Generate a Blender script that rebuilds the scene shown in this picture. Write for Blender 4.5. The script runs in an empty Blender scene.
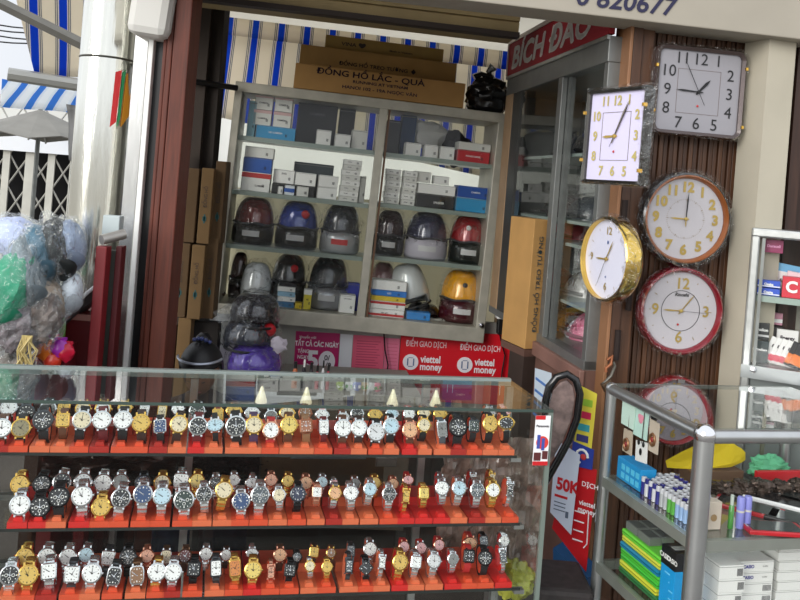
import bpy, bmesh, math, random
from mathutils import Vector, Matrix, noise
random.seed(7)
sc = bpy.context.scene
C = sc.collection
# ---------------------------------------------------------------- camera, world, exposure
FPX, PX, PY, SL, EYE = 860.0, 400.0, 185.0, 0.080, 1.60
ROLL = math.atan(SL)
CP = Vector((0, 0, EYE))
cR = Vector((math.cos(ROLL), 0, math.sin(ROLL)))
cU = Vector((-math.sin(ROLL), 0, math.cos(ROLL)))
cF = Vector((0, 1, 0))
cd = bpy.data.cameras.new('camera'); cam = bpy.data.objects.new('camera', cd); C.objects.link(cam)
cd.sensor_fit = 'HORIZONTAL'; cd.sensor_width = 36.0; cd.lens = FPX / 800 * 36
cd.shift_x = (400 - PX) / 800; cd.shift_y = (PY - 300) / 800
cd.clip_start = .02; cd.clip_end = 200
cam.matrix_world = Matrix(((cR.x, cU.x, -cF.x, CP.x), (cR.y, cU.y, -cF.y, CP.y), (cR.z, cU.z, -cF.z, CP.z), (0, 0, 0, 1)))
sc.camera = cam
sc.view_settings.view_transform = 'Standard'; sc.view_settings.look = 'None'
sc.view_settings.gamma = 1; sc.view_settings.use_curve_mapping = False
sc.view_settings.exposure = 0.22
w = bpy.data.worlds.new('overcast_sky'); sc.world = w; w.use_nodes = True
nt = w.node_tree; bg = nt.nodes['Background']
tc = nt.nodes.new('ShaderNodeTexCoord'); sp = nt.nodes.new('ShaderNodeSeparateXYZ'); cr = nt.nodes.new('ShaderNodeValToRGB')
nt.links.new(tc.outputs['Generated'], sp.inputs[0]); nt.links.new(sp.outputs['Z'], cr.inputs[0]); nt.links.new(cr.outputs[0], bg.inputs[0])
cr.color_ramp.elements[0].position = .0; cr.color_ramp.elements[0].color = (.42, .41, .38, 1)
cr.color_ramp.elements[1].position = .05; cr.color_ramp.elements[1].color = (.90, .94, 1, 1)
bg.inputs[1].default_value = 1.05
# overcast sky, brighter over the street behind the photographer than beyond the shop
mr = nt.nodes.new('ShaderNodeMapRange'); mr.inputs[1].default_value = .5; mr.inputs[2].default_value = 1.0; mr.inputs[3].default_value = 1.08; mr.inputs[4].default_value = .72
mlt = nt.nodes.new('ShaderNodeMath'); mlt.operation = 'MULTIPLY'; mlt.inputs[1].default_value = 1.05
nt.links.new(sp.outputs['Y'], mr.inputs[0]); nt.links.new(mr.outputs[0], mlt.inputs[0]); nt.links.new(mlt.outputs[0], bg.inputs[1])
sd = bpy.data.lights.new('sun', 'SUN'); sd.energy = 2.1; sd.angle = math.radians(36); sd.color = (1, .97, .92)
sun = bpy.data.objects.new('sun', sd); C.objects.link(sun)
sun.rotation_euler = (math.radians(72), 0, math.radians(-36))

# ---------------------------------------------------------------- pixel <-> place helpers
def ray(px, py): return cF * FPX + cR * (px - PX) + cU * (PY - py)
def P(px, py, d):
    r = ray(px, py); return CP + r * (d / r.y)
class Fr:
    """a frame: X along the face, Y into it, Z up"""
    def __init__(s, o, X, Z=Vector((0, 0, 1))):
        s.o = o.copy(); s.X = X.normalized(); Y = Z.cross(s.X).normalized(); s.Y = Y; s.Z = s.X.cross(Y).normalized()
        s.M = Matrix(((s.X.x, s.Y.x, s.Z.x, o.x), (s.X.y, s.Y.y, s.Z.y, o.y), (s.X.z, s.Y.z, s.Z.z, o.z), (0, 0, 0, 1)))
        s.I = s.M.inverted()
    def hit(s, px, py, ax=1, val=0.0):
        a = s.I @ CP; d = (s.I.to_3x3() @ ray(px, py)); t = (val - a[ax]) / d[ax]
        return a + d * t
    def at(s, x, y, z): return s.M @ Matrix.Translation((x, y, z))
def flat(v): return Vector((v.x, v.y, 0))
def yaw(o, X): return Fr(o, flat(X))

# ---------------------------------------------------------------- materials
def lin(c):
    c = c / 255.0
    return c / 12.92 if c <= .04045 else ((c + .055) / 1.055) ** 2.4
def rgb(r, g, b): return (lin(r), lin(g), lin(b), 1)
MC = {}
def mat(r, g, b, rough=.5, metal=0.0, noise_amt=.0, scale=8, em=0, coat=0, stretch=None, bump=0):
    k = (r, g, b, rough, metal, noise_amt, scale, em, coat, stretch, bump)
    if k in MC: return MC[k]
    m = bpy.data.materials.new('paint_%d_%d_%d' % (r, g, b)); m.use_nodes = True; t = m.node_tree; p = t.nodes['Principled BSDF']
    col = rgb(r, g, b); p.inputs['Base Color'].default_value = col
    p.inputs['Roughness'].default_value = rough; p.inputs['Metallic'].default_value = metal
    if coat: p.inputs['Coat Weight'].default_value = coat; p.inputs['Coat Roughness'].default_value = .08
    if em: p.inputs['Emission Color'].default_value = col; p.inputs['Emission Strength'].default_value = em
    if noise_amt or bump:
        tc = t.nodes.new('ShaderNodeTexCoord'); mp = t.nodes.new('ShaderNodeMapping'); n = t.nodes.new('ShaderNodeTexNoise')
        n.inputs['Scale'].default_value = scale; n.inputs['Detail'].default_value = 4
        if stretch: mp.inputs['Scale'].default_value = stretch
        t.links.new(tc.outputs['Object'], mp.inputs[0]); t.links.new(mp.outputs[0], n.inputs['Vector'])
        if noise_amt:
            rp = t.nodes.new('ShaderNodeValToRGB'); e = rp.color_ramp.elements
            e[0].position = .3; e[1].position = .7
            e[0].color = tuple(x * (1 - noise_amt) for x in col[:3]) + (1,); e[1].color = tuple(min(1, x * (1 + noise_amt)) for x in col[:3]) + (1,)
            t.links.new(n.outputs[0], rp.inputs[0]); t.links.new(rp.outputs[0], p.inputs['Base Color'])
        if bump:
            b_ = t.nodes.new('ShaderNodeBump'); b_.inputs['Strength'].default_value = bump; b_.inputs['Distance'].default_value = .01
            t.links.new(n.outputs[0], b_.inputs['Height']); t.links.new(b_.outputs[0], p.inputs['Normal'])
    MC[k] = m; return m
def glass(name, tint=(.93, .96, .94), ior=1.45, rough=0.0, haze=0, bump=0, bscale=20, refl=1.0, top=.8):
    m = bpy.data.materials.new(name); m.use_nodes = True; t = m.node_tree; t.nodes.clear()
    o = t.nodes.new('ShaderNodeOutputMaterial'); tr = t.nodes.new('ShaderNodeBsdfTransparent'); tr.inputs[0].default_value = tint + (1,)
    g = t.nodes.new('ShaderNodeBsdfGlossy'); g.inputs['Roughness'].default_value = rough; g.inputs[0].default_value = (refl, refl, refl, 1)
    # Schlick reflectance on the outer face only (thin pane)
    lw = t.nodes.new('ShaderNodeLayerWeight'); lw.inputs[0].default_value = .5; geo = t.nodes.new('ShaderNodeNewGeometry'); mx = t.nodes.new('ShaderNodeMixShader')
    F0 = ((ior - 1) / (ior + 1)) ** 2
    def mth(op, a, b=None):
        n = t.nodes.new('ShaderNodeMath'); n.operation = op
        for i, v in enumerate((a, b)):
            if v is None: continue
            if isinstance(v, (int, float)): n.inputs[i].default_value = v
            else: t.links.new(v, n.inputs[i])
        return n.outputs[0]
    p5 = mth('POWER', lw.outputs['Facing'], 4.5); fr = mth('ADD', mth('MULTIPLY', p5, top - F0), F0); fr = mth('MULTIPLY', fr, mth('SUBTRACT', 1.0, geo.outputs['Backfacing']))
    t.links.new(fr, mx.inputs[0]); t.links.new(g.outputs[0], mx.inputs[2])
    if haze:
        df = t.nodes.new('ShaderNodeBsdfDiffuse'); df.inputs[0].default_value = (.75, .78, .8, 1); m2 = t.nodes.new('ShaderNodeMixShader'); m2.inputs[0].default_value = haze
        t.links.new(tr.outputs[0], m2.inputs[1]); t.links.new(df.outputs[0], m2.inputs[2]); t.links.new(m2.outputs[0], mx.inputs[1])
    else: t.links.new(tr.outputs[0], mx.inputs[1])
    if bump:
        tc = t.nodes.new('ShaderNodeTexCoord'); n = t.nodes.new('ShaderNodeTexNoise'); n.inputs['Scale'].default_value = bscale; n.inputs['Detail'].default_value = 3
        b_ = t.nodes.new('ShaderNodeBump'); b_.inputs['Strength'].default_value = bump; b_.inputs['Distance'].default_value = .1
        t.links.new(tc.outputs['Object'], n.inputs['Vector']); t.links.new(n.outputs[0], b_.inputs['Height'])
        t.links.new(b_.outputs[0], g.inputs['Normal']); t.links.new(b_.outputs[0], lw.inputs['Normal'])
    t.links.new(mx.outputs[0], o.inputs[0]); return m
GLASS = glass('clear_glass', (.985, .99, .985), 1.32)
GLASSG = glass('counter_glass', (.93, .96, .945), 1.6, 0, .01, top=1.25)
WRAP = glass('clear_plastic_wrap', (.98, .98, .98), 1.6, .14, 0, 1.0, 24, 1.0)
WRAPH = glass('crumpled_plastic', (.97, .98, .98), 1.5, .12, .05, .8, 22)
def stripes(name, period, width, base, blue, thin, off=0.0, axis='X', rough=.8, trans=.5):
    """awning cloth: broad coloured stripe with thin grey side lines, printed across the cloth"""
    m = bpy.data.materials.new(name); m.use_nodes = True; t = m.node_tree; p = t.nodes['Principled BSDF']
    tc = t.nodes.new('ShaderNodeTexCoord'); s = t.nodes.new('ShaderNodeSeparateXYZ'); t.links.new(tc.outputs['Object'], s.inputs[0])
    def mth(op, a, b=None):
        n = t.nodes.new('ShaderNodeMath'); n.operation = op
        for i, v in enumerate((a, b)):
            if v is None: continue
            if isinstance(v, (int, float)): n.inputs[i].default_value = v
            else: t.links.new(v, n.inputs[i])
        return n.outputs[0]
    a = mth('ADD', s.outputs[axis], off + 100 * period); f = mth('FRACT', mth('DIVIDE', a, period))
    rp = t.nodes.new('ShaderNodeValToRGB'); rp.color_ramp.interpolation = 'CONSTANT'; e = rp.color_ramp.elements
    q = width; stops = [(0, blue), (q, base), (q + .04, thin), (q + .07, base), (q + .1, thin), (q + .13, base), (.86, thin), (.89, base), (.92, thin), (.95, base)]
    e[0].position = 0; e[0].color = blue; e[1].position = q; e[1].color = base
    for ps, c in stops[2:]:
        n = e.new(ps); n.color = c
    t.links.new(f, rp.inputs[0]); t.links.new(rp.outputs[0], p.inputs['Base Color']); p.inputs['Roughness'].default_value = rough
    o = t.nodes['Material Output']; tl = t.nodes.new('ShaderNodeBsdfTranslucent'); mx = t.nodes.new('ShaderNodeMixShader'); mx.inputs[0].default_value = trans
    t.links.new(rp.outputs[0], tl.inputs[0]); t.links.new(p.outputs[0], mx.inputs[1]); t.links.new(tl.outputs[0], mx.inputs[2]); t.links.new(mx.outputs[0], o.inputs[0])
    return m
def cloth(name, col, trans=.5):
    m = bpy.data.materials.new(name); m.use_nodes = True; t = m.node_tree; p = t.nodes['Principled BSDF']; p.inputs['Base Color'].default_value = col; p.inputs['Roughness'].default_value = .8
    o = t.nodes['Material Output']; tl = t.nodes.new('ShaderNodeBsdfTranslucent'); tl.inputs[0].default_value = col; mx = t.nodes.new('ShaderNodeMixShader'); mx.inputs[0].default_value = trans
    t.links.new(p.outputs[0], mx.inputs[1]); t.links.new(tl.outputs[0], mx.inputs[2]); t.links.new(mx.outputs[0], o.inputs[0]); return m

ALU = mat(176, 178, 176, .32, .85, .10, 30)
ALUD = mat(120, 123, 121, .4, .7, .15, 20)
OLDALU = mat(178, 174, 160, .45, .35, .12, 14)
STEEL = mat(210, 212, 212, .12, 1.0)
CHROME = mat(225, 225, 228, .12, 1.0)
GOLD = mat(222, 178, 84, .22, 1.0)
WOOD = mat(72, 45, 28, .5, 0, .25, 6, 0, 0, (14, 14, 1))
WOODL = mat(84, 54, 34, .45, 0, .25, 6, 0, 0, (14, 14, 1))
REDWOOD = mat(92, 40, 24, .6, 0, .3, 6, 0, 0, (16, 16, 1))
CARD = mat(176, 134, 78, .75, 0, .08, 9)
CARDD = mat(170, 132, 76, .8, 0, .1, 9)
BLACK = mat(14, 14, 16, .4)
WHITE = mat(235, 235, 232, .5)
INK = mat(40, 26, 40, .7)

# ---------------------------------------------------------------- mesh helpers
class MB:
    def __init__(s): s.v = []; s.f = []; s.m = []; s.c = 0
    def add(s, vs, fs):
        n = len(s.v); s.v += [tuple(v) for v in vs]; s.f += [tuple(i + n for i in f) for f in fs]; s.m += [s.c] * len(fs); return s
    def mi(s, i): s.c = i; return s
    def box(s, x0, x1, y0, y1, z0, z1, M=None):
        vs = [Vector(v) for v in ((x0, y0, z0), (x1, y0, z0), (x1, y1, z0), (x0, y1, z0), (x0, y0, z1), (x1, y0, z1), (x1, y1, z1), (x0, y1, z1))]
        if M is not None: vs = [M @ v for v in vs]
        return s.add(vs, [(3, 2, 1, 0), (4, 5, 6, 7), (0, 1, 5, 4), (1, 2, 6, 5), (2, 3, 7, 6), (3, 0, 4, 7)])
    def hexa(s, a, b):      # a, b: 4 points each, bottom and top rings
        return s.add(list(a) + list(b), [(3, 2, 1, 0), (4, 5, 6, 7), (0, 1, 5, 4), (1, 2, 6, 5), (2, 3, 7, 6), (3, 0, 4, 7)])
    def tube(s, pts, r, n=8, closed=False, cap=True, flatten=1.0):
        pts = [Vector(p) for p in pts]; L = len(pts); vs = []; up = None
        for i, p in enumerate(pts):
            a = pts[(i - 1) % L] if (closed or i > 0) else p; b = pts[(i + 1) % L] if (closed or i < L - 1) else p
            d = (b - a).normalized()
            if up is None: up = Vector((0, 0, 1)) if abs(d.z) < .9 else Vector((1, 0, 0))
            sx = d.cross(up).normalized(); up = sx.cross(d).normalized()
            rr = r[i] if isinstance(r, (list, tuple)) else r
            for k in range(n):
                t = 2 * math.pi * k / n; vs.append(p + sx * math.cos(t) * rr + up * math.sin(t) * rr * flatten)
        fs = []
        for i in range(L if closed else L - 1):
            j = (i + 1) % L
            for k in range(n): fs.append((i * n + k, i * n + (k + 1) % n, j * n + (k + 1) % n, j * n + k))
        if cap and not closed: fs += [tuple(range(n))[::-1], tuple(range((L - 1) * n, L * n))]
        return s.add(vs, fs)
    def lathe(s, prof, n=24, axis='Z', M=None, sx=1, sy=1, cap=True):   # prof: (r, h)
        vs = []
        for r, h in prof:
            for k in range(n):
                t = 2 * math.pi * k / n; v = Vector((r * math.cos(t) * sx, r * math.sin(t) * sy, h))
                if axis == 'Y': v = Vector((v.x, h, v.y))
                if M is not None: v = M @ v
                vs.append(v)
        fs = []
        for i in range(len(prof) - 1):
            for k in range(n): fs.append((i * n + k, i * n + (k + 1) % n, (i + 1) * n + (k + 1) % n, (i + 1) * n + k))
        if cap and prof[0][0] > 1e-6: fs.append(tuple(range(n))[::-1])
        if cap and prof[-1][0] > 1e-6: fs.append(tuple(range((len(prof) - 1) * n, len(prof) * n)))
        return s.add(vs, fs)
    def prism(s, poly, y0, y1):        # poly in XZ, extruded along Y
        n = len(poly); vs = [(x, y0, z) for x, z in poly] + [(x, y1, z) for x, z in poly]
        return s.add(vs, [tuple(range(n)), tuple(range(n, 2 * n))[::-1]] + [((i + 1) % n, i, i + n, (i + 1) % n + n) for i in range(n)])
    def grid(s, fn, nu, nv):
        vs = [fn(i / nu, j / nv) for j in range(nv + 1) for i in range(nu + 1)]
        return s.add(vs, [(j * (nu + 1) + i, j * (nu + 1) + i + 1, (j + 1) * (nu + 1) + i + 1, (j + 1) * (nu + 1) + i) for j in range(nv) for i in range(nu)])
    def blob(s, c, rx, ry, rz, nu=20, nv=12, amp=0, freq=8, seed=0, zmin=-1.0):
        c = Vector(c)
        def fn(u, v):
            t = 2 * math.pi * u; ph = math.pi * (v - .5)
            d = Vector((math.cos(ph) * math.cos(t), math.cos(ph) * math.sin(t), max(zmin, math.sin(ph))))
            k = 1 + amp * noise.noise(d * freq * .3 + Vector((seed * 7.3, seed, 0))) + amp * .5 * noise.noise(d * freq + Vector((0, seed * 3.1, 0)))
            return c + Vector((d.x * rx * k, d.y * ry * k, d.z * rz * k))
        vs = [fn(i / nu, j / nv) for j in range(nv + 1) for i in range(nu)]
        return s.add(vs, [(j * nu + i, j * nu + (i + 1) % nu, (j + 1) * nu + (i + 1) % nu, (j + 1) * nu + i) for j in range(nv) for i in range(nu)])
    def mesh(s, name, mats, smooth=False):
        me = bpy.data.meshes.new(name); me.from_pydata(s.v, [], s.f)
        for m in (mats if isinstance(mats, (list, tuple)) else [mats]): me.materials.append(m)
        for p, i in zip(me.polygons, s.m): p.material_index = i; p.use_smooth = smooth
        bm = bmesh.new(); bm.from_mesh(me); bmesh.ops.remove_doubles(bm, verts=bm.verts, dist=1e-6); bmesh.ops.recalc_face_normals(bm, faces=bm.faces); bm.to_mesh(me); bm.free()
        if smooth:
            try: me.set_sharp_from_angle(angle=math.radians(40))
            except Exception: pass
        return me
def link(name, me, parent=None, M=None):
    o = bpy.data.objects.new(name, me); C.objects.link(o)
    if parent is not None: o.parent = parent
    if M is not None:
        if parent is None: o.matrix_world = M
        else: o.matrix_basis = M
    return o
def obj(name, mb, mats, parent=None, M=None, smooth=False, bevel=0, label=None):
    o = link(name, mb.mesh(name, mats, smooth), parent, M)
    if bevel:
        b = o.modifiers.new('bevel', 'BEVEL'); b.width = bevel; b.segments = 2; b.limit_method = 'ANGLE'
    if label: o['label'] = label
    return o
def tag(o, label, cat, group=None):
    o['label'] = label; o['category'] = cat
    if group: o['group'] = group
    return o
def thing(name, label, cat, M, group=None):
    return tag(link(name, None, None, M), label, cat, group)
def struct(name, mb, mats, M=None, smooth=False, bevel=0):
    o = obj(name, mb, mats, None, M, smooth, bevel); o['kind'] = 'structure'; return o
TXT = {}
def text(name, s, size, m, parent, x, y, z, align='LEFT', bold=0.0, sx=1.0, shear=0, rot=0, label=None):
    k = (s, size, align, bold, sx, shear, m.name)
    if k not in TXT:
        c = bpy.data.curves.new('lettering', 'FONT'); c.body = s; c.size = size; c.align_x = align; c.align_y = 'CENTER'; c.offset = 0 if 'Đ' in s else bold * size; c.shear = shear; c.resolution_u = 3
        c.space_line = .9
        t = bpy.data.objects.new('lettering_curve', c); C.objects.link(t)
        me = bpy.data.meshes.new_from_object(t.evaluated_get(bpy.context.evaluated_depsgraph_get()))
        bpy.data.objects.remove(t); bpy.data.curves.remove(c)
        if 'Đ' in s and bold:      # weight by overlaying shifted copies
            vs = [v.co.copy() for v in me.vertices]; fs = [tuple(p.vertices) for p in me.polygons]; n = len(vs); d_ = bold * size; sh_ = ((0, 0), (d_, 0), (-d_, 0), (0, d_), (0, -d_), (d_ * .7, d_ * .7), (-d_ * .7, -d_ * .7))
            me = bpy.data.meshes.new('lettering'); me.from_pydata([(v.x + a, v.y + b, 0) for a, b in sh_ for v in vs], [], [tuple(i + k * n for i in f) for k in range(len(sh_)) for f in fs])
        for v in me.vertices: v.co = Vector((v.co.x * sx, 0, v.co.y))
        me.materials.clear(); me.materials.append(m); TXT[k] = me
    o = link(name, TXT[k], parent, Matrix.Translation((x, y, z)) @ Matrix.Rotation(rot, 4, 'Y'))
    if label: o['label'] = label
    return o
ORD = ['', 'first', 'second', 'third', 'fourth', 'fifth', 'sixth', 'seventh', 'eighth', 'ninth', 'tenth', 'eleventh', 'twelfth', 'thirteenth', 'fourteenth', 'fifteenth', 'sixteenth', 'seventeenth', 'eighteenth', 'nineteenth', 'twentieth', 'twenty-first', 'twenty-second', 'twenty-third', 'twenty-fourth', 'twenty-fifth', 'twenty-sixth', 'twenty-seventh', 'twenty-eighth', 'twenty-ninth', 'thirtieth']
# ================================================================ frames of the big pieces
KC = Fr(P(0, 402, 1.87), P(553, 412, 2.15) - P(0, 402, 1.87))                 # watch counter
CL = (P(553, 412, 2.15) - P(0, 402, 1.87)).length
CD = .31
_b = P(612, 385, 2.54); _f = P(705, 430, 2.10)
KR = yaw(_f, Vector(((_b - _f).y, -(_b - _f).x, 0)))                           # right counter: X along its front, Y away
RD = flat(_b - _f).length
KM = Fr(P(236, 82, 4.2), P(508, 115, 4.34) - P(236, 82, 4.2))                  # wall cabinet of helmets
MW = (P(508, 115, 4.34) - P(236, 82, 4.2)).length
_s0, _s1 = P(508, 80, 4.2), P(590, 46, 3.12)
KS = yaw(_s0, _s1 - _s0)                                                       # side cabinet, X towards the street
KP = yaw(P(613, 200, 2.90), P(738, 200, 2.96) - P(613, 200, 2.90))             # slatted wooden door
KW = yaw(P(400, 300, 4.40), P(500, 300, 4.44) - P(400, 300, 4.40))             # back panel
FZ = 0.0
# ================================================================ setting
m = MB(); m.box(-6, 5, -1.5, 9, -.1, 0); struct('floor', m, mat(120, 116, 110, .7, 0, .15, 3))
m = MB(); m.box(-1.3, 3.2, 3.0, 4.72, 2.62, 2.68); struct('ceiling', m, mat(120, 112, 100, .8, 0, .1, 3))
# back panel under the cabinet
a = KW.hit(215, 300); b = KW.hit(520, 330)
m = MB()
for i in range(14):
    x = -1.3 + i * .17; m.box(x, x + .155, 0, .02, -P(400, 300, 4.4).z, -P(400, 300, 4.4).z + .93)
m.box(-1.3, 1.1, .015, .03, -P(400, 300, 4.4).z, -P(400, 300, 4.4).z + .93)
struct('wall_back', m, mat(168, 166, 158, .5, .3, .08, 6), KW.M)
# right side wall, behind the right cabinet
m = MB(); m.box(0, .12, -.2, 2.0, 0, 2.7); struct('wall_right', m, mat(70, 52, 42, .7, 0, .2, 5), Matrix.Translation((P(800, 200, 2.95).x + .25, 3.0, 0)))
m = MB(); m.box(-1.0, 1.6, 0, .06, 0, 2.7); struct('wall_behind_door', m, mat(48, 34, 26, .8), KP.at(1.03, .10, -KP.o.z))
# white pillar
PL = KP
x0 = KP.hit(735, 200).x; 
p0 = P(757, 200, 2.84); 
m = MB(); c0 = P(735, 200, 2.93); c1 = p0; c2 = P(784, 200, 2.86); c3 = c2 + Vector((.02, .4, 0))
zt = 2.5
m.hexa([(c0.x, c0.y + .02, 0), (c1.x, c1.y, 0), (c2.x, c2.y, 0), (c3.x, c3.y, 0)], [(c0.x, c0.y + .02, zt), (c1.x, c1.y, zt), (c2.x, c2.y, zt), (c3.x, c3.y, zt)])
struct('trim_1', m, mat(178, 171, 154, .8, 0, .06, 5, 0, 0, None, .3))
# dark door edge right of the pillar
m = MB(); q = P(787, 200, 2.92); m.box(q.x, q.x + .035, q.y, q.y + .1, .0, 2.6); m.box(q.x + .045, q.x + .3, q.y + .05, q.y + .1, 0, 2.6); struct('trim_2', m, mat(58, 36, 26, .5, 0, .3, 6, 0, 0, (12, 12, 1)))
# sign beam with the telephone number
KB = Fr(P(380, 0, 2.72), P(700, 37, 2.78) - P(380, 0, 2.72))
m = MB(); m.box(-.75, 1.62, 0, .16, .030, .42)
o = struct('trim_3', m, mat(160, 153, 140, .75, 0, .05, 6, 0, 0, None, .2), KB.M, bevel=.004)
# painted number on the beam
q = KB.hit(668, 10)
text('lettering', '0 820677', .082, mat(28, 26, 62, .6), o, q.x + .02, -.003, q.z + .008, 'RIGHT', .02, 1.05, .15)
# roller shutter housing and dark rail above the cabinet
KH = Fr(P(205, -4, 3.55), P(500, 31, 3.62) - P(205, -4, 3.55))
m = MB(); m.box(-.5, 1.32, .04, .28, .0, .28)
for i in range(5): m.box(-.5, 1.32, .025 if i % 2 else .034, .05, .005 + i * .05, .052 + i * .05)
h = thing('shutter_housing', 'khaki roller shutter housing under the white beam, above the cardboard cartons', 'shutter', KH.M)
obj('shell', m, mat(160, 140, 98, .6, 0, .12, 8), h, bevel=.003)
m = MB(); m.box(-.5, 1.32, 0, .06, -.018, .004); obj('rail', m, mat(46, 34, 28, .6), h)

# ---------------------------------------------------------------- the street side seen past the shop
m = MB(); m.box(-9, 7, 10.2, 10.5, 0, 2.3); struct('wall_far', m, mat(205, 205, 200, .8, 0, .1, 1))
def sheet(name, p, mats, nu, nv, wave=0, thick=.003, parent=None, seed=0, smooth=True):
    """cloth through 4 corner points tl, tr, br, bl"""
    tl, tr, br, bl = p; o0 = tl; X = (tr - tl).normalized(); Y0 = (bl - tl); N = X.cross(Y0).normalized(); Z = N.cross(X).normalized()
    F = Matrix(((X.x, N.x, Z.x, o0.x), (X.y, N.y, Z.y, o0.y), (X.z, N.z, Z.z, o0.z), (0, 0, 0, 1))); I = F.inverted()
    L = [I @ v for v in p]
    mb = MB()
    def fn(u, v):
        a = L[0].lerp(L[1], u); b = L[3].lerp(L[2], u); c = a.lerp(b, v)
        return c + Vector((0, wave * (math.sin(u * 9 + seed) * .5 + math.sin(v * 5 + u * 4 + seed)), 0))
    mb.grid(fn, nu, nv)
    o = obj(name, mb, mats, parent, F if parent is None else parent.matrix_world.inverted() @ F, smooth)
    s = o.modifiers.new('thickness', 'SOLIDIFY'); s.thickness = thick
    return o
BL, CR, TH = rgb(28, 100, 214), rgb(240, 232, 216), rgb(120, 124, 138)
AWN = stripes('striped_awning_cloth', .145, .24, CR, BL, TH, .02, trans=.75)
AWN2 = stripes('striped_awning_cloth_left', .2, .28, CR, BL, TH, .10, trans=.6)
AWN3 = stripes('pale_striped_cloth', .16, .35, rgb(245, 248, 250), rgb(90, 160, 230), rgb(225, 235, 245), 0, trans=.8)
# awning behind the cabinet: valance and sloped cloth
t = thing('striped_awning', 'blue and cream striped awning hanging behind the cardboard cartons and glass cabinet', 'awning', Matrix.Translation(P(222, 30, 4.9)))
sheet('canopy', [P(205, 26, 4.95), P(560, 72, 5.2), P(545, 190, 5.1), P(195, 112, 4.85)], AWN, 40, 8, .008, .003, t)
sheet('valance', [P(205, 14, 4.83), P(560, 58, 5.08), P(560, 76, 5.08), P(205, 32, 4.83)], AWN, 60, 3, .006, .003, t)
# white tarp over it
tag(sheet('white_tarpaulin', [P(170, -60, 4.2), P(600, -20, 4.4), P(600, 66, 5.3), P(170, 14, 5.1)], cloth('white_tarp', rgb(240, 236, 226), .7), 20, 8, .01), 'white tarpaulin roof sheet behind the khaki shutter housing', 'tarpaulin')
# cream partition close behind the cabinet's lower half
tag(sheet('dust_sheet', [P(225, 186, 4.75), P(540, 216, 4.9), P(520, 540, 4.9), P(205, 520, 4.75)], cloth('cream_sheet', rgb(226, 220, 202), .7), 20, 8, .01), 'cream dust sheet hanging behind the helmets in the glass cabinet', 'sheet')
# left big awning
t = thing('street_awning', 'large blue and cream striped street awning at the upper left', 'awning', Matrix.Translation(P(50, 60, 6)))
sheet('canopy', [P(14, -10, 6.0), P(98, -16, 6.3), P(92, 80, 6.9), P(34, 72, 6.6)], AWN2, 20, 8, .01, .004, t)
k = MB(); a, b = P(-10, -2, 5.9), P(90, 48, 6.0); k.tube([t.matrix_world.inverted() @ a, t.matrix_world.inverted() @ b], .045, 6)
obj('beam', k, mat(112, 110, 104, .5, .5, .1, 10), t)
k = MB(); a, b = P(8, 74, 6.4), P(86, 86, 6.6); k.tube([t.matrix_world.inverted() @ a, t.matrix_world.inverted() @ b], .05, 8)
obj('roller_tube', k, mat(165, 165, 160, .4, .5), t)
tag(sheet('pale_awning', [P(2, 79, 7.2), P(92, 90, 7.3), P(90, 112, 6.9), P(0, 108, 6.8)], AWN3, 20, 4, .01), 'pale light blue striped awning strip under the large street awning', 'awning')
# grey umbrella canopies
def umbrella(name, lab, px, py, d, rx, h, col, sx=1):
    c = P(px, py, d); t = thing(name, lab, 'umbrella', Matrix.Translation(c))
    mb = MB(); n = 8; vs = [(0, 0, h)]
    for k in range(n):
        an = 2 * math.pi * k / n + .3; vs.append((math.cos(an) * rx, math.sin(an) * rx, 0))
        an += math.pi / n; vs.append((math.cos(an) * rx * .86, math.sin(an) * rx * .86, .03))
    mb.add(vs, [(0, 1 + i, 1 + (i + 1) % (2 * n)) for i in range(2 * n)])
    o = obj('canopy', mb, mat(*col, .8, 0, .12, 6), t); o.modifiers.new('thickness', 'SOLIDIFY').thickness = .006
    mb = MB(); mb.tube([(0, 0, h), (0, 0, -1.3)], .015, 8); obj('pole', mb, ALUD, t)
    mb = MB()
    for k in range(n):
        an = 2 * math.pi * k / n + .3; mb.tube([(0, 0, h - .05), (math.cos(an) * rx, math.sin(an) * rx, -.01)], .006, 5)
    obj('ribs', mb, ALU, t)
    return t
umbrella('street_umbrella', 'grey mottled street umbrella in front of the lattice gate', 38, 140, 5.6, .52, .20, (132, 130, 124))
tag(sheet('folded_tarp', [P(66, 104, 3.34), P(98, 108, 3.34), P(88, 178, 3.34), P(70, 160, 3.34)], mat(92, 92, 92, .6, 0, .2, 12), 8, 10, .012), 'dark grey folded tarp hanging against the steel column', 'tarp')
# sliding lattice gate
GX = yaw(P(5, 220, 7.6), P(90, 220, 7.7) - P(5, 220, 7.6))
t = thing('lattice_gate', 'old white folding lattice gate across the street', 'gate', GX.at(0, 0, -GX.o.z))
top = P(5, 150, 7.6).z
for i in range(7):
    m = MB(); x = -.25 + i * .19; m.box(x, x + (.06 if i % 2 else .09), 0, .03, 0, top); obj('slat_post', m, mat(190, 188, 178, .6, .2, .12, 6), t)
m = MB(); n = 5
for i in range(6):
    for j in range(7):
        x = -.25 + i * .19 + .05; z = .2 + j * .28
        m.tube([(x, .01, z), (x + .17, .01, z + .28)], .008, 4); m.tube([(x + .17, .02, z), (x, .02, z + .28)], .008, 4)
obj('lattice', m, mat(170, 168, 160, .6, .2), t)
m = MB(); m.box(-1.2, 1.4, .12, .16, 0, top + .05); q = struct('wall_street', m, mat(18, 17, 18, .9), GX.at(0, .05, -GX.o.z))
m = MB(); m.box(-1.0, 1.3, -.05, .1, top, top + .25); struct('trim_4', m, mat(228, 230, 232, .7), GX.at(0, 0, -GX.o.z))
# overhead wires at the left
m = MB()
for i, (y0, y1) in enumerate(((22, 30), (28, 34), (33, 41), (40, 44))):
    m.tube([P(-20, y0, 9), P(12, (y0 + y1) / 2 + 1, 9), P(45, y1, 9.4)], .008, 5)
tag(obj('power_cables', m, BLACK), 'thin black power cables against the sky at far left', 'cable')
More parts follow.
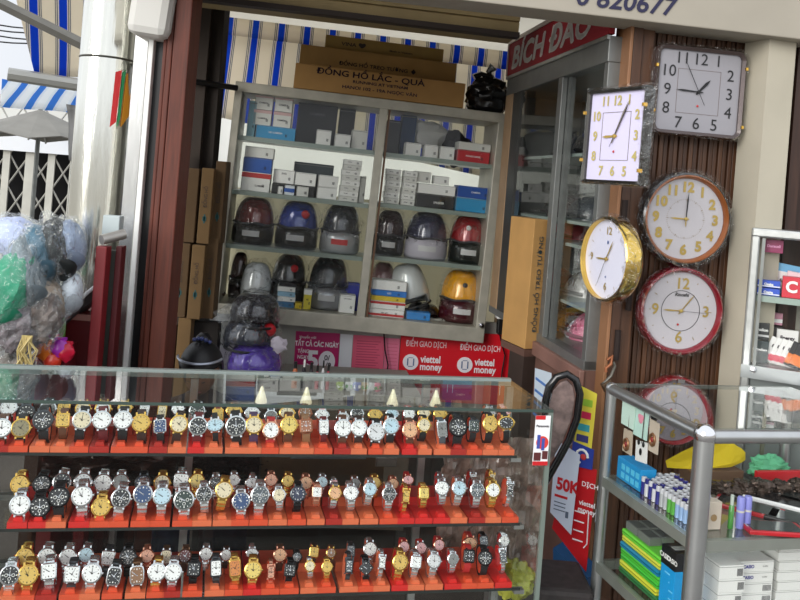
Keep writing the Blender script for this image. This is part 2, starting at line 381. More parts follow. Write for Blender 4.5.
# stainless column
m = MB(); c = P(104, 120, 3.2); m.tube([(c.x - .005, c.y, 0), (c.x - .005, c.y, 2.75)], .098, 40)
t = thing('steel_column', 'polished stainless steel round column left of the wooden door frame', 'column', Matrix.Identity(4))
obj('shaft', m, mat(225, 224, 215, .16, 1, .05, 6, 0, 0, (8, 8, .6), .25), t, smooth=True)
m = MB(); z = P(104, 56, 3.1).z; m.lathe([(.0985, z - .004), (.101, z), (.0985, z + .004)], 40, M=Matrix.Translation((c.x - .005, c.y, 0))); obj('seam_ring', m, mat(90, 88, 80, .4, .8), t)
m = MB()
for i, (x0, x1, col) in enumerate(((110, 117, 0), (117, 121, 1), (121, 130, 2))):
    m.mi(i)
    vs = []
    for (px, py) in ((x0 + 6, 72 + i * 1), (x1 + 5, 70), (x1 - 1, 122 - i * 3), (x0, 127)):
        r_ = ray(px, py); A = Vector((c.x - .005, c.y)); dx = Vector((r_.x, r_.y)); B = Vector((0, 0)) - A
        aa = dx.dot(dx); bb = 2 * B.dot(dx); cc = B.dot(B) - .1005 ** 2; di = bb * bb - 4 * aa * cc
        tt = (-bb - math.sqrt(max(di, 0))) / (2 * aa); vs.append(CP + r_ * tt)
    m.add(vs, [(0, 1, 2, 3)])
s = obj('sticker', m, [mat(210, 40, 44), mat(40, 150, 90), mat(238, 160, 40)], t, label='worn red, green and orange sticker'); s.modifiers.new('thickness', 'SOLIDIFY').thickness = .001
# steel door strips right of the column
def strip(name, lab, cat, pxs, d, w_, dep, mt, top=2.75, grp=None, bot=0):
    (x, y) = pxs; q = P(x, y, d); m = MB(); m.box(-w_ / 2, w_ / 2, 0, dep, bot, top)
    return tag(obj(name, m, mt, None, Matrix.Translation((q.x, q.y, 0)), bevel=.002), lab, cat, grp)
strip('steel_jamb', 'brushed steel jamb strip just right of the round column', 'door jamb', (133, 150), 3.12, .05, .12, mat(190, 190, 188, .25, .9, .1, 8, 0, 0, (20, 20, 1)))
strip('white_edge_strip', 'narrow white edge strip between steel jamb and dark gap', 'door edge', (141, 170), 3.05, .018, .1, mat(238, 238, 234, .5))
strip('dark_gap_strip', 'black recessed door rail left of the brown wooden frame', 'door rail', (149, 170), 3.08, .045, .1, BLACK)  # black strip in place of the unlit gap beside the frame
t = thing('wooden_door_frame', 'reddish brown moulded wooden door frame at left of the shop', 'door frame', Matrix.Translation((P(168, 170, 3.02).x, 3.02, 0)))
m = MB(); m.box(-.052, -.038, 0, .1, 0, 2.43); m.box(-.036, -.016, -.01, .1, 0, 2.43); m.box(-.012, .045, -.02, .12, 0, 2.43); m.box(-.038, -.012, .01, .1, 0, 2.43)
obj('moulding', m, REDWOOD, t, bevel=.004)
m = MB(); m.tube([(-.05, .03, 2.36), (-.045, .03, 2.45), (-.02, .03, 2.5), (.06, .03, 2.53)], .012, 8); obj('arched_top', m, REDWOOD, t)
strip('dark_post', 'dark timber post behind the wooden door frame', 'post', (190, 120), 4.05, .12, .10, mat(42, 32, 24, .8, 0, .2, 5), 2.42)
strip('dark_corner_post', 'dark brown corner post touching the striped awning edge', 'post', (208, 90), 4.1, .10, .12, mat(36, 28, 22, .8, 0, .2, 5), 2.42)
m = MB(); a, b = P(190, 81, 4.0), P(237, 88, 4.15); m.tube([a, b], .014, 8); tag(obj('metal_bracket', m, BLACK), 'black metal bracket reaching from dark post to the cabinet corner', 'bracket')
# white beam end above the column
m = MB(); q = P(146, 10, 2.95); m.box(-.065, .08, 0, .3, -.085, .4); struct('trim_5', m, mat(206, 204, 198, .7), Matrix.Translation(q) @ Matrix.Rotation(.08, 4, 'Y'), bevel=.03)
m = MB(); q = P(140, 45, 3.2); m.box(-.05, .06, 0, .1, -.07, .07); struct('trim_6', m, mat(188, 186, 178, .7), Matrix.Translation(q))
# dark partition closing the shop at left behind the cartons
m = MB(); q = P(150, 300, 4.0); q2 = P(205, 300, 4.55); m.hexa([(q.x, q.y, 0), (q2.x, q2.y, 0), (q2.x, q2.y + .05, 0), (q.x, q.y + .05, 0)], [(q.x, q.y, 2.42), (q2.x, q2.y, 2.42), (q2.x, q2.y + .05, 2.42), (q.x, q.y + .05, 2.42)])
struct('wall_left', m, mat(52, 40, 30, .9))

# ================================================================ watch counter
kz = KC.o.z
cnt = thing('watch_counter', 'long glass display counter full of wristwatches in the foreground', 'display counter', KC.at(0, 0, -kz))
LX = -.5
def cbox(name, x0, x1, y0, y1, z0, z1, mt, **k):
    m = MB(); m.box(x0, x1, y0, y1, z0, z1); return obj(name, m, mt, cnt, **k)
EDGE = mat(58, 74, 68, .2, 0, 0, 8, 0, .5)
cbox('glass_top', LX, CL, 0, CD, kz, kz + .006, GLASSG)
cbox('glass_edge', LX, CL, -.003, .0, kz - .001, kz + .006, EDGE, label='dark green polished edge of the glass top')
cbox('glass_front', LX, CL - .002, .0, .004, .2, kz - .002, GLASS)
cbox('glass_side', CL - .006, CL, .006, CD, .2, kz - .002, GLASSG)
m = MB(); m.box(CL - .010, CL + .001, -.001, .009, .2, kz - .001); obj('corner_edge', m, mat(120, 132, 124, .25, .2), cnt, label='greenish corner edge of the glass')
cbox('rear_rail', LX, CL, CD - .004, CD + .012, kz - .010, kz + .010, mat(150, 160, 156, .3, .5), label='grey green aluminium rail along the back of the top')
cbox('rear_lower_rail', LX, CL, CD - .01, CD + .012, .2, .235, ALU)
cbox('plinth', LX, CL, 0, CD, 0, .2, mat(150, 150, 146, .5, .4))
for x in (.40, 1.03, CL - .012): cbox('rear_post', x, x + .02, CD - .008, CD + .012, .235, kz - .012, ALU)
cbox('back_panel', LX, CL - .03, CD + .002, CD + .006, .235, kz - .09, glass('smoky_glass', (.62, .60, .58), 1.35, .02, .0), label='smoky sliding glass back')
# shelves
SH = []
for i, ((ax, ay), (bx, by)) in enumerate((((0, 453.5), (517, 455)), ((0, 530.5), (520, 522)), ((60, 599), (520, 590)))):
    y = .045 + i * .008; a = KC.hit(ax, ay, 1, y); b = KC.hit(bx, by, 1, y)
    z = (a.z + b.z) / 2; SH.append((z, y, b.x))
    s = cbox('shelf', LX, b.x, y, CD - .01, z - .005 + kz, z + kz, glass('shelf_glass_%d' % i, (.94, .96, .95), 1.5, 0, .0))
    mm = MB(); mm.box(LX, b.x, y - .0015, y, z - .006 + kz, z + .001 + kz); obj('shelf_edge', mm, mat(40, 44, 42, .3), cnt)
    mm = MB(); mm.box(b.x - .015, b.x + .012, y, y + .02, z - .016 + kz, z - .006 + kz); obj('shelf_clip', mm, ALU, cnt)
    mm = MB(); mm.box(LX, b.x, CD - .03, CD - .01, z - .02 + kz, z - .007 + kz); obj('shelf_rail', mm, ALUD, cnt)

# ---- watches
COL = dict(white=(228, 230, 228), cream=(214, 202, 170), gold=(206, 172, 84), black=(20, 22, 24), blue=(34, 62, 104), navy=(28, 36, 62), paleblue=(176, 204, 216), green=(28, 46, 40), olive=(128, 120, 88),
           grey=(120, 122, 120), brown=(84, 52, 34), darkbrown=(50, 32, 26), darkred=(92, 26, 30), bronze=(128, 92, 62), copper=(150, 98, 70), silver=(206, 208, 208), peach=(214, 166, 124), rose=(204, 150, 124), pink=(220, 170, 172), red=(170, 40, 40), yellow=(214, 190, 100), purple=(70, 50, 80), orange=(196, 120, 52), slate=(70, 78, 84))
METALS = dict(silver=mat(214, 216, 218, .2, .9), gold=mat(224, 184, 98, .22, .9), black=mat(24, 24, 26, .3, .5), rose=mat(216, 156, 130, .25, .9), bronze=mat(120, 90, 66, .3, .8), copper=mat(160, 104, 76, .3, .8), slate=mat(80, 84, 88, .3, .8))
CACHE = {}
def outline(shape, r, n=28):
    P_ = []
    for k in range(n):
        t = 2 * math.pi * k / n; c, s_ = math.cos(t), math.sin(t)
        if shape == 'round': P_.append((r * c, r * s_))
        elif shape == 'oval': P_.append((r * c * 1.05, r * s_ * .78))
        else:
            e = .22 if shape != 'tonneau' else .5
            x = math.copysign(abs(c) ** e, c); z = math.copysign(abs(s_) ** e, s_)
            wx, wz = dict(square=(.82, .86), rect=(.68, .98), tonneau=(.76, .98), slim=(.46, .8), diamond=(.72, .72))[shape]
            if shape == 'diamond': x, z = (x + z) * .75, (z - x) * .75
            P_.append((r * x * wx, r * z * wz))
    return P_
def case_mesh(shape, col, detail):
    k = ('case', shape, col, detail)
    if k in CACHE: return CACHE[k]
    r = .0185; o = outline(shape, r); n = len(o); m = MB()
    rings = [(1.0, .004), (1.06, .0), (1.04, -.003), (.9, -.0045), (.86, -.0035)]
    vs = []
    for s_, y in rings: vs += [(x * s_, y, z * s_) for x, z in o]
    m.add(vs, [(i * n + k2, i * n + (k2 + 1) % n, (i + 1) * n + (k2 + 1) % n, (i + 1) * n + k2) for i in range(len(rings) - 1) for k2 in range(n)] + [tuple(range(n))])
    zx = max(z for x, z in o)
    for sz in (1, -1):
        for sx in (1, -1): m.box(sx * .0085 - .0018, sx * .0085 + .0018, -.001, .004, sz * zx * .8 - .003, sz * zx * 1.0 + sz * .0035 + .001)
    CACHE[k] = m.mesh('case', METALS[col], True); return CACHE[k]
def dial_mesh(shape, dial, dark):
    k = ('dial', shape, dial)
    if k in CACHE: return CACHE[k]
    o = [(x * .87, z * .87) for x, z in outline(shape, .0185)]; m = MB(); n = len(o)
    m.add([(x, -.0036, z) for x, z in o], [tuple(range(n))]); m.mi(1)
    rx = max(x for x, z in o); rz = max(z for x, z in o)
    for q in range(12):
        t = math.pi * q / 6; c, s_ = math.cos(t), math.sin(t); ln = .16 if q % 3 == 0 else .1
        R_ = Matrix.Rotation(-t + math.pi / 2, 4, 'Y'); k0 = .88
        px_, pz_ = c * rx * k0, s_ * rz * k0
        if shape in ('square', 'rect', 'slim', 'tonneau'): 
            kk = 1 / max(abs(c), abs(s_)); px_ *= kk * .95; pz_ *= kk * .95
        L_ = .018 * ln; d_ = Vector((-c, 0, -s_)); nn = Vector((-d_.z, 0, d_.x)) * (.0007 if q % 3 else .0010); p0 = Vector((px_, -.0039, pz_)); p1 = p0 + d_ * L_
        m.add([p0 - nn, p1 - nn, p1 + nn, p0 + nn], [(0, 1, 2, 3)])
    if dial in ('black', 'green', 'slate') and shape == 'round':      # small sub-dials
        for (sx, sz) in ((-.0065, 0), (.0065, 0), (0, -.0065)):
            m.add([(sx + .0032 * math.cos(a * .785), -.0038, sz + .0032 * math.sin(a * .785)) for a in range(8)] + [(sx + .0024 * math.cos(a * .785), -.0038, sz + .0024 * math.sin(a * .785)) for a in range(8)],
                  [(a, (a + 1) % 8, 8 + (a + 1) % 8, 8 + a) for a in range(8)])
    CACHE[k] = m.mesh('dial', [mat(*COL[dial], .28, .25 if dial in ('gold', 'silver', 'bronze', 'copper', 'rose') else 0, 0, 8, 0, .6), mat(*((225, 225, 220) if dark else (60, 50, 40)), .4)]); return CACHE[k]
def hands_mesh(dark, v):
    k = ('hands', dark, v)
    if k in CACHE: return CACHE[k]
    m = MB()
    for a, L_, w_ in ((150, .0085, .0009), (60 + v * 30, .0125, .0007), (-40 + v * 60, .013, .0003)):
        t = math.radians(a); d_ = Vector((math.cos(t), 0, math.sin(t))); nn = Vector((-d_.z, 0, d_.x)) * w_; p0 = Vector((0, -.0043, 0)) - d_ * .002; p1 = p0 + d_ * L_
        m.add([p0 - nn, p1 - nn * .4, p1 + nn * .4, p0 + nn, p0 - nn + Vector((0, .0003, 0)), p1 - nn * .4 + Vector((0, .0003, 0)), p1 + nn * .4 + Vector((0, .0003, 0)), p0 + nn + Vector((0, .0003, 0))], [(0, 1, 2, 3), (7, 6, 5, 4), (0, 4, 5, 1), (1, 5, 6, 2), (2, 6, 7, 3), (3, 7, 4, 0)])
    CACHE[k] = m.mesh('hands', METALS['silver'] if dark else mat(40, 36, 34, .3, .3)); return CACHE[k]
def strap_mesh(kind, col, wd=.0095):
    """closed loop band: from lower lugs down, round behind, back over the top"""
    k = ('strap', kind, col, wd)
    if k in CACHE: return CACHE[k]
    m = MB(); N_ = 44; a_, b_ = .024, .041
    def pt(t): return Vector((0, .026 - a_ * math.cos(t), (.044 if math.sin(t) < 0 else .029) * math.sin(t)))
    metal = kind == 'bracelet'; vs = []
    t0 = .42; ts = [t0 + (2 * math.pi - 2 * t0) * i / N_ for i in range(N_ + 1)]
    th = .0016 if metal else .0012
    rows = []
    for i, t in enumerate(ts):
        p = pt(t); d_ = (pt(t + .01) - pt(t - .01)).normalized(); nn = Vector((0, d_.z, -d_.y))
        ww = wd * (1 - .12 * math.sin(min(1, i / N_) * math.pi)); bump = (1.0 if not metal else (.55 if i % 2 else 1.25))
        segs = (-1, -.38, .38, 1) if metal else (-1, 1)
        prof = [(s_ * ww, th * bump * (1 if abs(s_) < .9 else .7)) for s_ in segs]
        rows.append([p + Vector((x, 0, 0)) + nn * h_ for x, h_ in prof] + [p + Vector((x, 0, 0)) - nn * h_ for x, h_ in prof[::-1]])
    L_ = len(rows[0]); vs = [v for r_ in rows for v in r_]
    m.add(vs, [(i * L_ + q, i * L_ + (q + 1) % L_, (i + 1) * L_ + (q + 1) % L_, (i + 1) * L_ + q) for i in range(N_) for q in range(L_)] + [tuple(range(L_)), tuple(range(N_ * L_, N_ * L_ + L_))[::-1]])
    CACHE[k] = m.mesh('strap', METALS.get(col, METALS['silver']) if metal else mat(*COL[col], .55, 0, .1, 60), not metal); return CACHE[k]
def crown_mesh(col):
    k = ('crown', col)
    if k in CACHE: return CACHE[k]
    m = MB(); m.tube([(.0185, 0, 0), (.022, 0, 0)], .0022, 8); CACHE[k] = m.mesh('crown', METALS[col]); return CACHE[k]
DARK = {'black', 'blue', 'navy', 'green', 'slate', 'darkred', 'brown', 'bronze', 'copper', 'red', 'purple'}
HOLD = {}
SHELFN = ['top', 'middle', 'bottom']; ROWN = ['front', 'back']
def make_watch(px, py, y, shape, dial, case, strap, size, lab, grp, tilt, tw=0.0):
    p = KC.hit(px, py, 1, y)
    M = KC.M @ Matrix.Translation(p) @ Matrix.Rotation(tw, 4, 'Y') @ Matrix.Rotation(-tilt, 4, 'X') @ Matrix.Diagonal((size * 1.1, size * 1.1, size * 1.1, 1))
    t = thing('wristwatch', lab, 'watch', M, grp)
    link('case', case_mesh(shape, case, 1), t); link('dial', dial_mesh(shape, dial, dial in DARK), t)
    link('hands', hands_mesh(dial in DARK, random.randint(0, 3)), t)
    metal = strap.startswith('m'); wd = {'slim': .0055, 'rect': .0085, 'oval': .007}.get(shape, .0095)
    link('strap', strap_mesh('bracelet' if metal else 'leather', strap[1:] if metal else strap, wd), t)
    if shape in ('round', 'oval'): link('crown', crown_mesh(case), t)
    return t
# px, py, shape, dial, case, strap (m... = metal bracelet), size
ROWS = {
 (0, 0): [(2, 428, 'round', 'white', 'silver', 'brown', 1), (21, 428, 'round', 'olive', 'gold', 'black', 1), (43, 420, 'round', 'black', 'slate', 'black', 1.05), (63, 420, 'square', 'gold', 'gold', 'brown', .85), (82, 420, 'round', 'cream', 'silver', 'black', 1), (102, 420, 'round', 'white', 'silver', 'darkred', 1), (123, 420, 'round', 'white', 'silver', 'black', 1), (141, 423, 'round', 'gold', 'gold', 'darkbrown', .98),
  (160, 426, 'square', 'blue', 'silver', 'black', .82), (179, 424, 'round', 'cream', 'gold', 'darkbrown', .98), (198, 426, 'round', 'black', 'silver', 'darkred', 1.02), (215, 425, 'oval', 'paleblue', 'silver', 'black', .9), (236, 426, 'round', 'black', 'silver', 'black', 1.15), (254, 425, 'round', 'cream', 'gold', 'purple', .98), (271, 430, 'round', 'white', 'rose', 'red', .98), (289, 425, 'round', 'yellow', 'gold', 'brown', .98),
  (306, 426, 'square', 'copper', 'copper', 'bronze', .9), (324, 427, 'rect', 'white', 'silver', 'darkred', .8), (343, 428, 'round', 'white', 'silver', 'brown', 1), (359, 428, 'round', 'white', 'silver', 'darkbrown', .95), (376, 432, 'round', 'silver', 'silver', 'black', 1.05), (391, 426, 'round', 'paleblue', 'silver', 'black', .95), (410, 430, 'round', 'peach', 'rose', 'brown', .95), (424, 425, 'round', 'cream', 'gold', 'black', .8),
  (442, 429, 'rect', 'grey', 'silver', 'slate', .9), (458, 427, 'round', 'black', 'black', 'black', 1.15), (474, 426, 'square', 'green', 'slate', 'black', .8), (490, 424, 'round', 'gold', 'gold', 'black', .95), (506, 423, 'oval', 'black', 'gold', 'black', 1.0)],
 (0, 1): [(9, 408, 'round', 'silver', 'silver', 'black', .9), (26, 413, 'round', 'black', 'slate', 'black', .95), (48, 409, 'round', 'grey', 'silver', 'black', .9), (64, 408, 'square', 'gold', 'gold', 'brown', .8), (83, 409, 'round', 'cream', 'gold', 'brown', .85), (103, 409, 'round', 'white', 'gold', 'brown', .9), (125, 408, 'round', 'yellow', 'gold', 'black', .8), (144, 412, 'rect', 'white', 'silver', 'brown', .8), (162, 412, 'rect', 'cream', 'gold', 'brown', .75), (178, 409, 'round', 'white', 'silver', 'darkbrown', .7), (197, 411, 'round', 'green', 'silver', 'black', .9), (218, 415, 'square', 'gold', 'gold', 'darkred', .8), (234, 411, 'oval', 'gold', 'gold', 'brown', .9), (252, 413, 'oval', 'white', 'silver', 'slate', .85), (271, 417, 'round', 'grey', 'silver', 'slate', .8), (287, 413, 'oval', 'cream', 'gold', 'brown', .9), (305, 413, 'round', 'bronze', 'copper', 'bronze', .8), (322, 415, 'oval', 'white', 'silver', 'pink', .8), (343, 418, 'oval', 'silver', 'silver', 'brown', .8), (357, 414, 'round', 'black', 'silver', 'black', .8), (375, 415, 'oval', 'gold', 'gold', 'brown', .85), (392, 414, 'oval', 'paleblue', 'silver', 'black', .8), (409, 414, 'round', 'white', 'silver', 'red', .75), (424, 413, 'oval', 'cream', 'gold', 'brown', .8), (440, 414, 'oval', 'gold', 'gold', 'black', .85), (489, 413, 'round', 'silver', 'silver', 'slate', .8), (504, 413, 'oval', 'pink', 'rose', 'pink', .8)],
 (1, 0): [(20, 505, 'round', 'white', 'silver', 'msilver', 1.08), (40, 507, 'round', 'black', 'black', 'mblack', 1.1), (59, 497, 'round', 'black', 'black', 'black', 1.1), (82, 496, 'round', 'white', 'silver', 'msilver', 1.1), (101, 507, 'round', 'gold', 'gold', 'mgold', 1.03), (121, 498, 'round', 'black', 'silver', 'msilver', 1.05), (143, 494, 'round', 'blue', 'silver', 'msilver', 1.05), (162, 496, 'round', 'paleblue', 'silver', 'msilver', 1), (184, 500, 'round', 'green', 'silver', 'msilver', 1.12), (204, 494, 'round', 'black', 'silver', 'msilver', .9), (224, 490, 'round', 'cream', 'gold', 'mgold', .98), (241, 501, 'round', 'blue', 'silver', 'msilver', 1.02), (260, 495, 'round', 'slate', 'silver', 'msilver', 1.05), (279, 495, 'round', 'cream', 'silver', 'msilver', .75), (298, 494, 'round', 'navy', 'slate', 'mblack', .9),
  (317, 492, 'square', 'white', 'rose', 'mrose', .7), (335, 493, 'round', 'peach', 'gold', 'msilver', .75), (351, 493, 'round', 'white', 'silver', 'msilver', .85), (370, 489, 'round', 'paleblue', 'silver', 'msilver', .8), (389, 494, 'round', 'black', 'silver', 'msilver', .85), (406, 496, 'slim', 'gold', 'gold', 'mgold', .9), (424, 493, 'square', 'yellow', 'gold', 'mgold', .75), (442, 488, 'round', 'white', 'silver', 'msilver', .85), (459, 488, 'round', 'paleblue', 'silver', 'msilver', .9), (477, 490, 'round', 'slate', 'silver', 'msilver', .9), (493, 490, 'round', 'white', 'gold', 'mgold', .9), (510, 489, 'slim', 'black', 'silver', 'msilver', .9)],
 (1, 1): [(20, 484, 'round', 'gold', 'gold', 'mgold', 1), (42, 484, 'round', 'black', 'black', 'mblack', 1), (62, 482, 'round', 'black', 'silver', 'msilver', 1), (83, 482, 'round', 'silver', 'silver', 'msilver', 1), (103, 483, 'round', 'white', 'silver', 'msilver', 1), (121, 482, 'round', 'grey', 'silver', 'msilver', .9), (143, 483, 'round', 'navy', 'slate', 'mblack', .9), (162, 483, 'round', 'cream', 'gold', 'mgold', .95), (181, 481, 'square', 'white', 'silver', 'msilver', 1), (197, 481, 'round', 'yellow', 'gold', 'mgold', .9), (216, 483, 'round', 'black', 'silver', 'msilver', .8), (234, 480, 'round', 'white', 'silver', 'msilver', .7), (252, 483, 'oval', 'silver', 'silver', 'msilver', .8), (271, 480, 'round', 'rose', 'rose', 'mrose', .75), (288, 481, 'round', 'gold', 'gold', 'mgold', .75), (306, 483, 'round', 'peach', 'rose', 'mrose', .8), (322, 482, 'round', 'paleblue', 'silver', 'msilver', .7), (334, 484, 'square', 'pink', 'silver', 'msilver', .55), (355, 484, 'round', 'grey', 'silver', 'brown', .7), (375, 483, 'round', 'gold', 'gold', 'mgold', .75), (393, 484, 'round', 'peach', 'rose', 'mrose', .7), (408, 480, 'oval', 'pink', 'rose', 'red', .7), (440, 480, 'oval', 'white', 'silver', 'msilver', .7), (473, 479, 'slim', 'silver', 'silver', 'msilver', .8), (492, 479, 'slim', 'cream', 'gold', 'mgold', .8)],
 (2, 0): [(10, 575, 'round', 'black', 'silver', 'msilver', 1.05), (28, 575, 'round', 'gold', 'gold', 'mgold', 1.08), (49, 571, 'square', 'white', 'silver', 'msilver', .98), (72, 574, 'square', 'white', 'silver', 'mslate', .98), (92, 573, 'round', 'white', 'silver', 'msilver', 1.05), (114, 576, 'tonneau', 'black', 'silver', 'mslate', 1), (137, 575, 'tonneau', 'bronze', 'silver', 'mbronze', 1.02), (157, 572, 'round', 'white', 'silver', 'mgold', 1), (173, 572, 'round', 'white', 'silver', 'msilver', .98), (194, 569, 'square', 'black', 'black', 'mblack', .9), (216, 568, 'rect', 'white', 'slate', 'mslate', .92), (235, 568, 'rect', 'orange', 'gold', 'mgold', .95), (253, 570, 'round', 'yellow', 'gold', 'mgold', .98), (271, 572, 'slim', 'rose', 'rose', 'mrose', .85), (290, 570, 'square', 'black', 'black', 'mblack', .8), (310, 566, 'round', 'cream', 'gold', 'msilver', .6), (327, 567, 'round', 'gold', 'gold', 'mgold', .65), (349, 566, 'slim', 'slate', 'slate', 'mslate', .95), (366, 568, 'diamond', 'black', 'slate', 'mblack', .85), (382, 562, 'slim', 'white', 'silver', 'msilver', .85), (400, 562, 'round', 'gold', 'gold', 'mgold', .95), (416, 562, 'square', 'white', 'silver', 'msilver', .8), (434, 561, 'round', 'silver', 'silver', 'msilver', .85), (453, 559, 'round', 'grey', 'silver', 'msilver', .7), (469, 556, 'square', 'black', 'black', 'red', .85), (485, 558, 'round', 'black', 'black', 'black', .9), (503, 556, 'slim', 'slate', 'silver', 'msilver', .9)],
 (2, 1): [(25, 557, 'round', 'gold', 'gold', 'mgold', 1), (47, 557, 'round', 'white', 'silver', 'msilver', 1), (68, 557, 'round', 'white', 'silver', 'msilver', .95), (86, 555, 'round', 'paleblue', 'silver', 'msilver', .85), (108, 558, 'square', 'white', 'silver', 'mslate', .9), (128, 557, 'round', 'black', 'slate', 'mblack', .95), (147, 556, 'round', 'rose', 'rose', 'mrose', .8), (166, 557, 'tonneau', 'cream', 'silver', 'mbronze', .8), (185, 556, 'round', 'darkred', 'bronze', 'brown', .8), (206, 554, 'round', 'white', 'silver', 'msilver', .75), (226, 555, 'round', 'white', 'silver', 'darkbrown', .65), (252, 553, 'oval', 'silver', 'silver', 'msilver', .7), (280, 555, 'round', 'peach', 'rose', 'brown', .8), (297, 557, 'round', 'slate', 'black', 'black', .6), (314, 552, 'square', 'gold', 'gold', 'darkbrown', .7), (331, 553, 'round', 'bronze', 'gold', 'brown', .6), (351, 551, 'rect', 'slate', 'slate', 'mslate', .7), (370, 549, 'round', 'white', 'silver', 'msilver', .85), (404, 547, 'round', 'pink', 'rose', 'red', .7), (421, 548, 'round', 'pink', 'silver', 'red', .7), (439, 545, 'round', 'pink', 'rose', 'red', .7), (470, 543, 'oval', 'peach', 'rose', 'red', .9), (484, 541, 'tonneau', 'slate', 'slate', 'mblack', .7), (504, 541, 'round', 'white', 'silver', 'msilver', .7)]}
REDS = [mat(208, 78, 46, .4, 0, .08, 30, 0, .2), mat(212, 108, 70, .35, 0, .06, 30, 0, .3), mat(200, 38, 34, .4, 0, .08, 30, 0, .2), mat(164, 40, 30, .35, 0, .06, 30, 0, .3)]
REDN = ['orange-red', 'orange', 'bright red', 'dark red']
def stand_base(ri, wd, top):
    k = ('sb', ri, round(wd, 3))
    if k in CACHE: return CACHE[k]
    h = wd / 2 - .0008; m = MB()
    m.prism([(-h, 0), (h, 0), (h, .014), (-h, .014)], 0, .165)
    # raised catch on the front lip and rear step
    m.prism([(-h * .5, .014), (h * .5, .014), (h * .38, .023), (-h * .38, .023)], .006, .024)
    m.box(-h * .95, h * .95, .085, .165, .014, .036)
    CACHE[k] = m.mesh('base', REDS[ri]); return CACHE[k]
def holder_mesh(ri):
    k = ('hd', ri)
    if k in CACHE: return CACHE[k]
    m = MB(); vs = []; N_ = 18
    for i in range(N_ + 1):
        t = math.radians(-150 + 300 * i / N_); c, s_ = math.cos(t), math.sin(t)
        y, z = .0255 + c * .0195, s_ * (.039 if s_ < 0 else .0245); y2, z2 = .0255 + c * .017, s_ * (.0365 if s_ < 0 else .022)
        vs += [(-.0075, y, z), (.0075, y, z), (.0075, y2, z2), (-.0075, y2, z2)]
    m.add(vs, [(i * 4 + q, i * 4 + (q + 1) % 4, i * 4 + 4 + (q + 1) % 4, i * 4 + 4 + q) for i in range(N_) for q in range(4)] + [(0, 1, 2, 3), tuple(N_ * 4 + i for i in (3, 2, 1, 0))])
    m.box(-.005, .005, .030, .046, -.038, -.026)
    CACHE[k] = m.mesh('holder', REDS[ri]); return CACHE[k]
TERM = dict(paleblue='pale blue', darkbrown='dark brown', darkred='dark red', mslate='gunmetal bracelet', slate='dark grey')
def word(c): return TERM.get(c, c)
for (sh, rw), L in ROWS.items():
    z, ys, xe = SH[sh]
    yy = ys + (.020 if rw == 0 else .085); tilt = math.radians(17 if rw == 0 else 22)
    for i, (px, py, shape, dial, case, strap, size) in enumerate(L):
        if rw and py < 500 and sh == 0: py += 0
        ln = (word(strap[1:]) + ' bracelet') if strap[0] == 'm' else (word(strap) + ' strap')
        shp = {'round': 'round', 'oval': 'oval', 'square': 'square', 'rect': 'rectangular', 'tonneau': 'barrel-shaped', 'slim': 'slim', 'diamond': 'diamond-shaped'}[shape]
        lab = '%s %s watch on %s, %s from left, %s row, %s shelf' % (word(dial), shp, ln, ORD[i + 1], ROWN[rw], SHELFN[sh])
        t = make_watch(px, py, yy, shape, dial, case, strap, size, lab, 'wristwatches in the %s row of the %s counter shelf' % (ROWN[rw], SHELFN[sh]), tilt, random.uniform(-.12, .12))
        HOLD.setdefault((sh, rw), []).append((t, KC.hit(px, py, 1, yy), size))
for sh in range(3):
    z, ys, xe = SH[sh]; fr = HOLD[(sh, 0)]; bk = HOLD[(sh, 1)]
    xs = [p.x for _, p, _ in fr]
    for i, (t, p, size) in enumerate(fr):
        ri = random.choice([0, 0, 1, 1, 2, 3]); wl = (xs[i] - xs[i - 1]) if i else .045; wr = (xs[i + 1] - xs[i]) if i + 1 < len(xs) else .045
        wd = min(.047, (wl + wr) / 2); s = thing('watch_stand', '%s plastic stand, %s from left on the %s counter shelf' % (REDN[ri], ORD[i + 1], SHELFN[sh]), 'watch stand', KC.at((p.x if i and i + 1 < len(xs) else p.x), ys + .001, z + .0005), 'plastic watch stands on the %s counter shelf' % SHELFN[sh])
        link('base', stand_base(ri, wd, 0), s)
        hm = holder_mesh(ri); tm = t.matrix_world
        h_ = link('holder', hm, s); h_.matrix_basis = s.matrix_world.inverted() @ tm
        best = min(bk, key=lambda b: abs(b[1].x - p.x))
        if abs(best[1].x - p.x) < .03: h_ = link('holder', hm, s); h_.matrix_basis = s.matrix_world.inverted() @ best[0].matrix_world
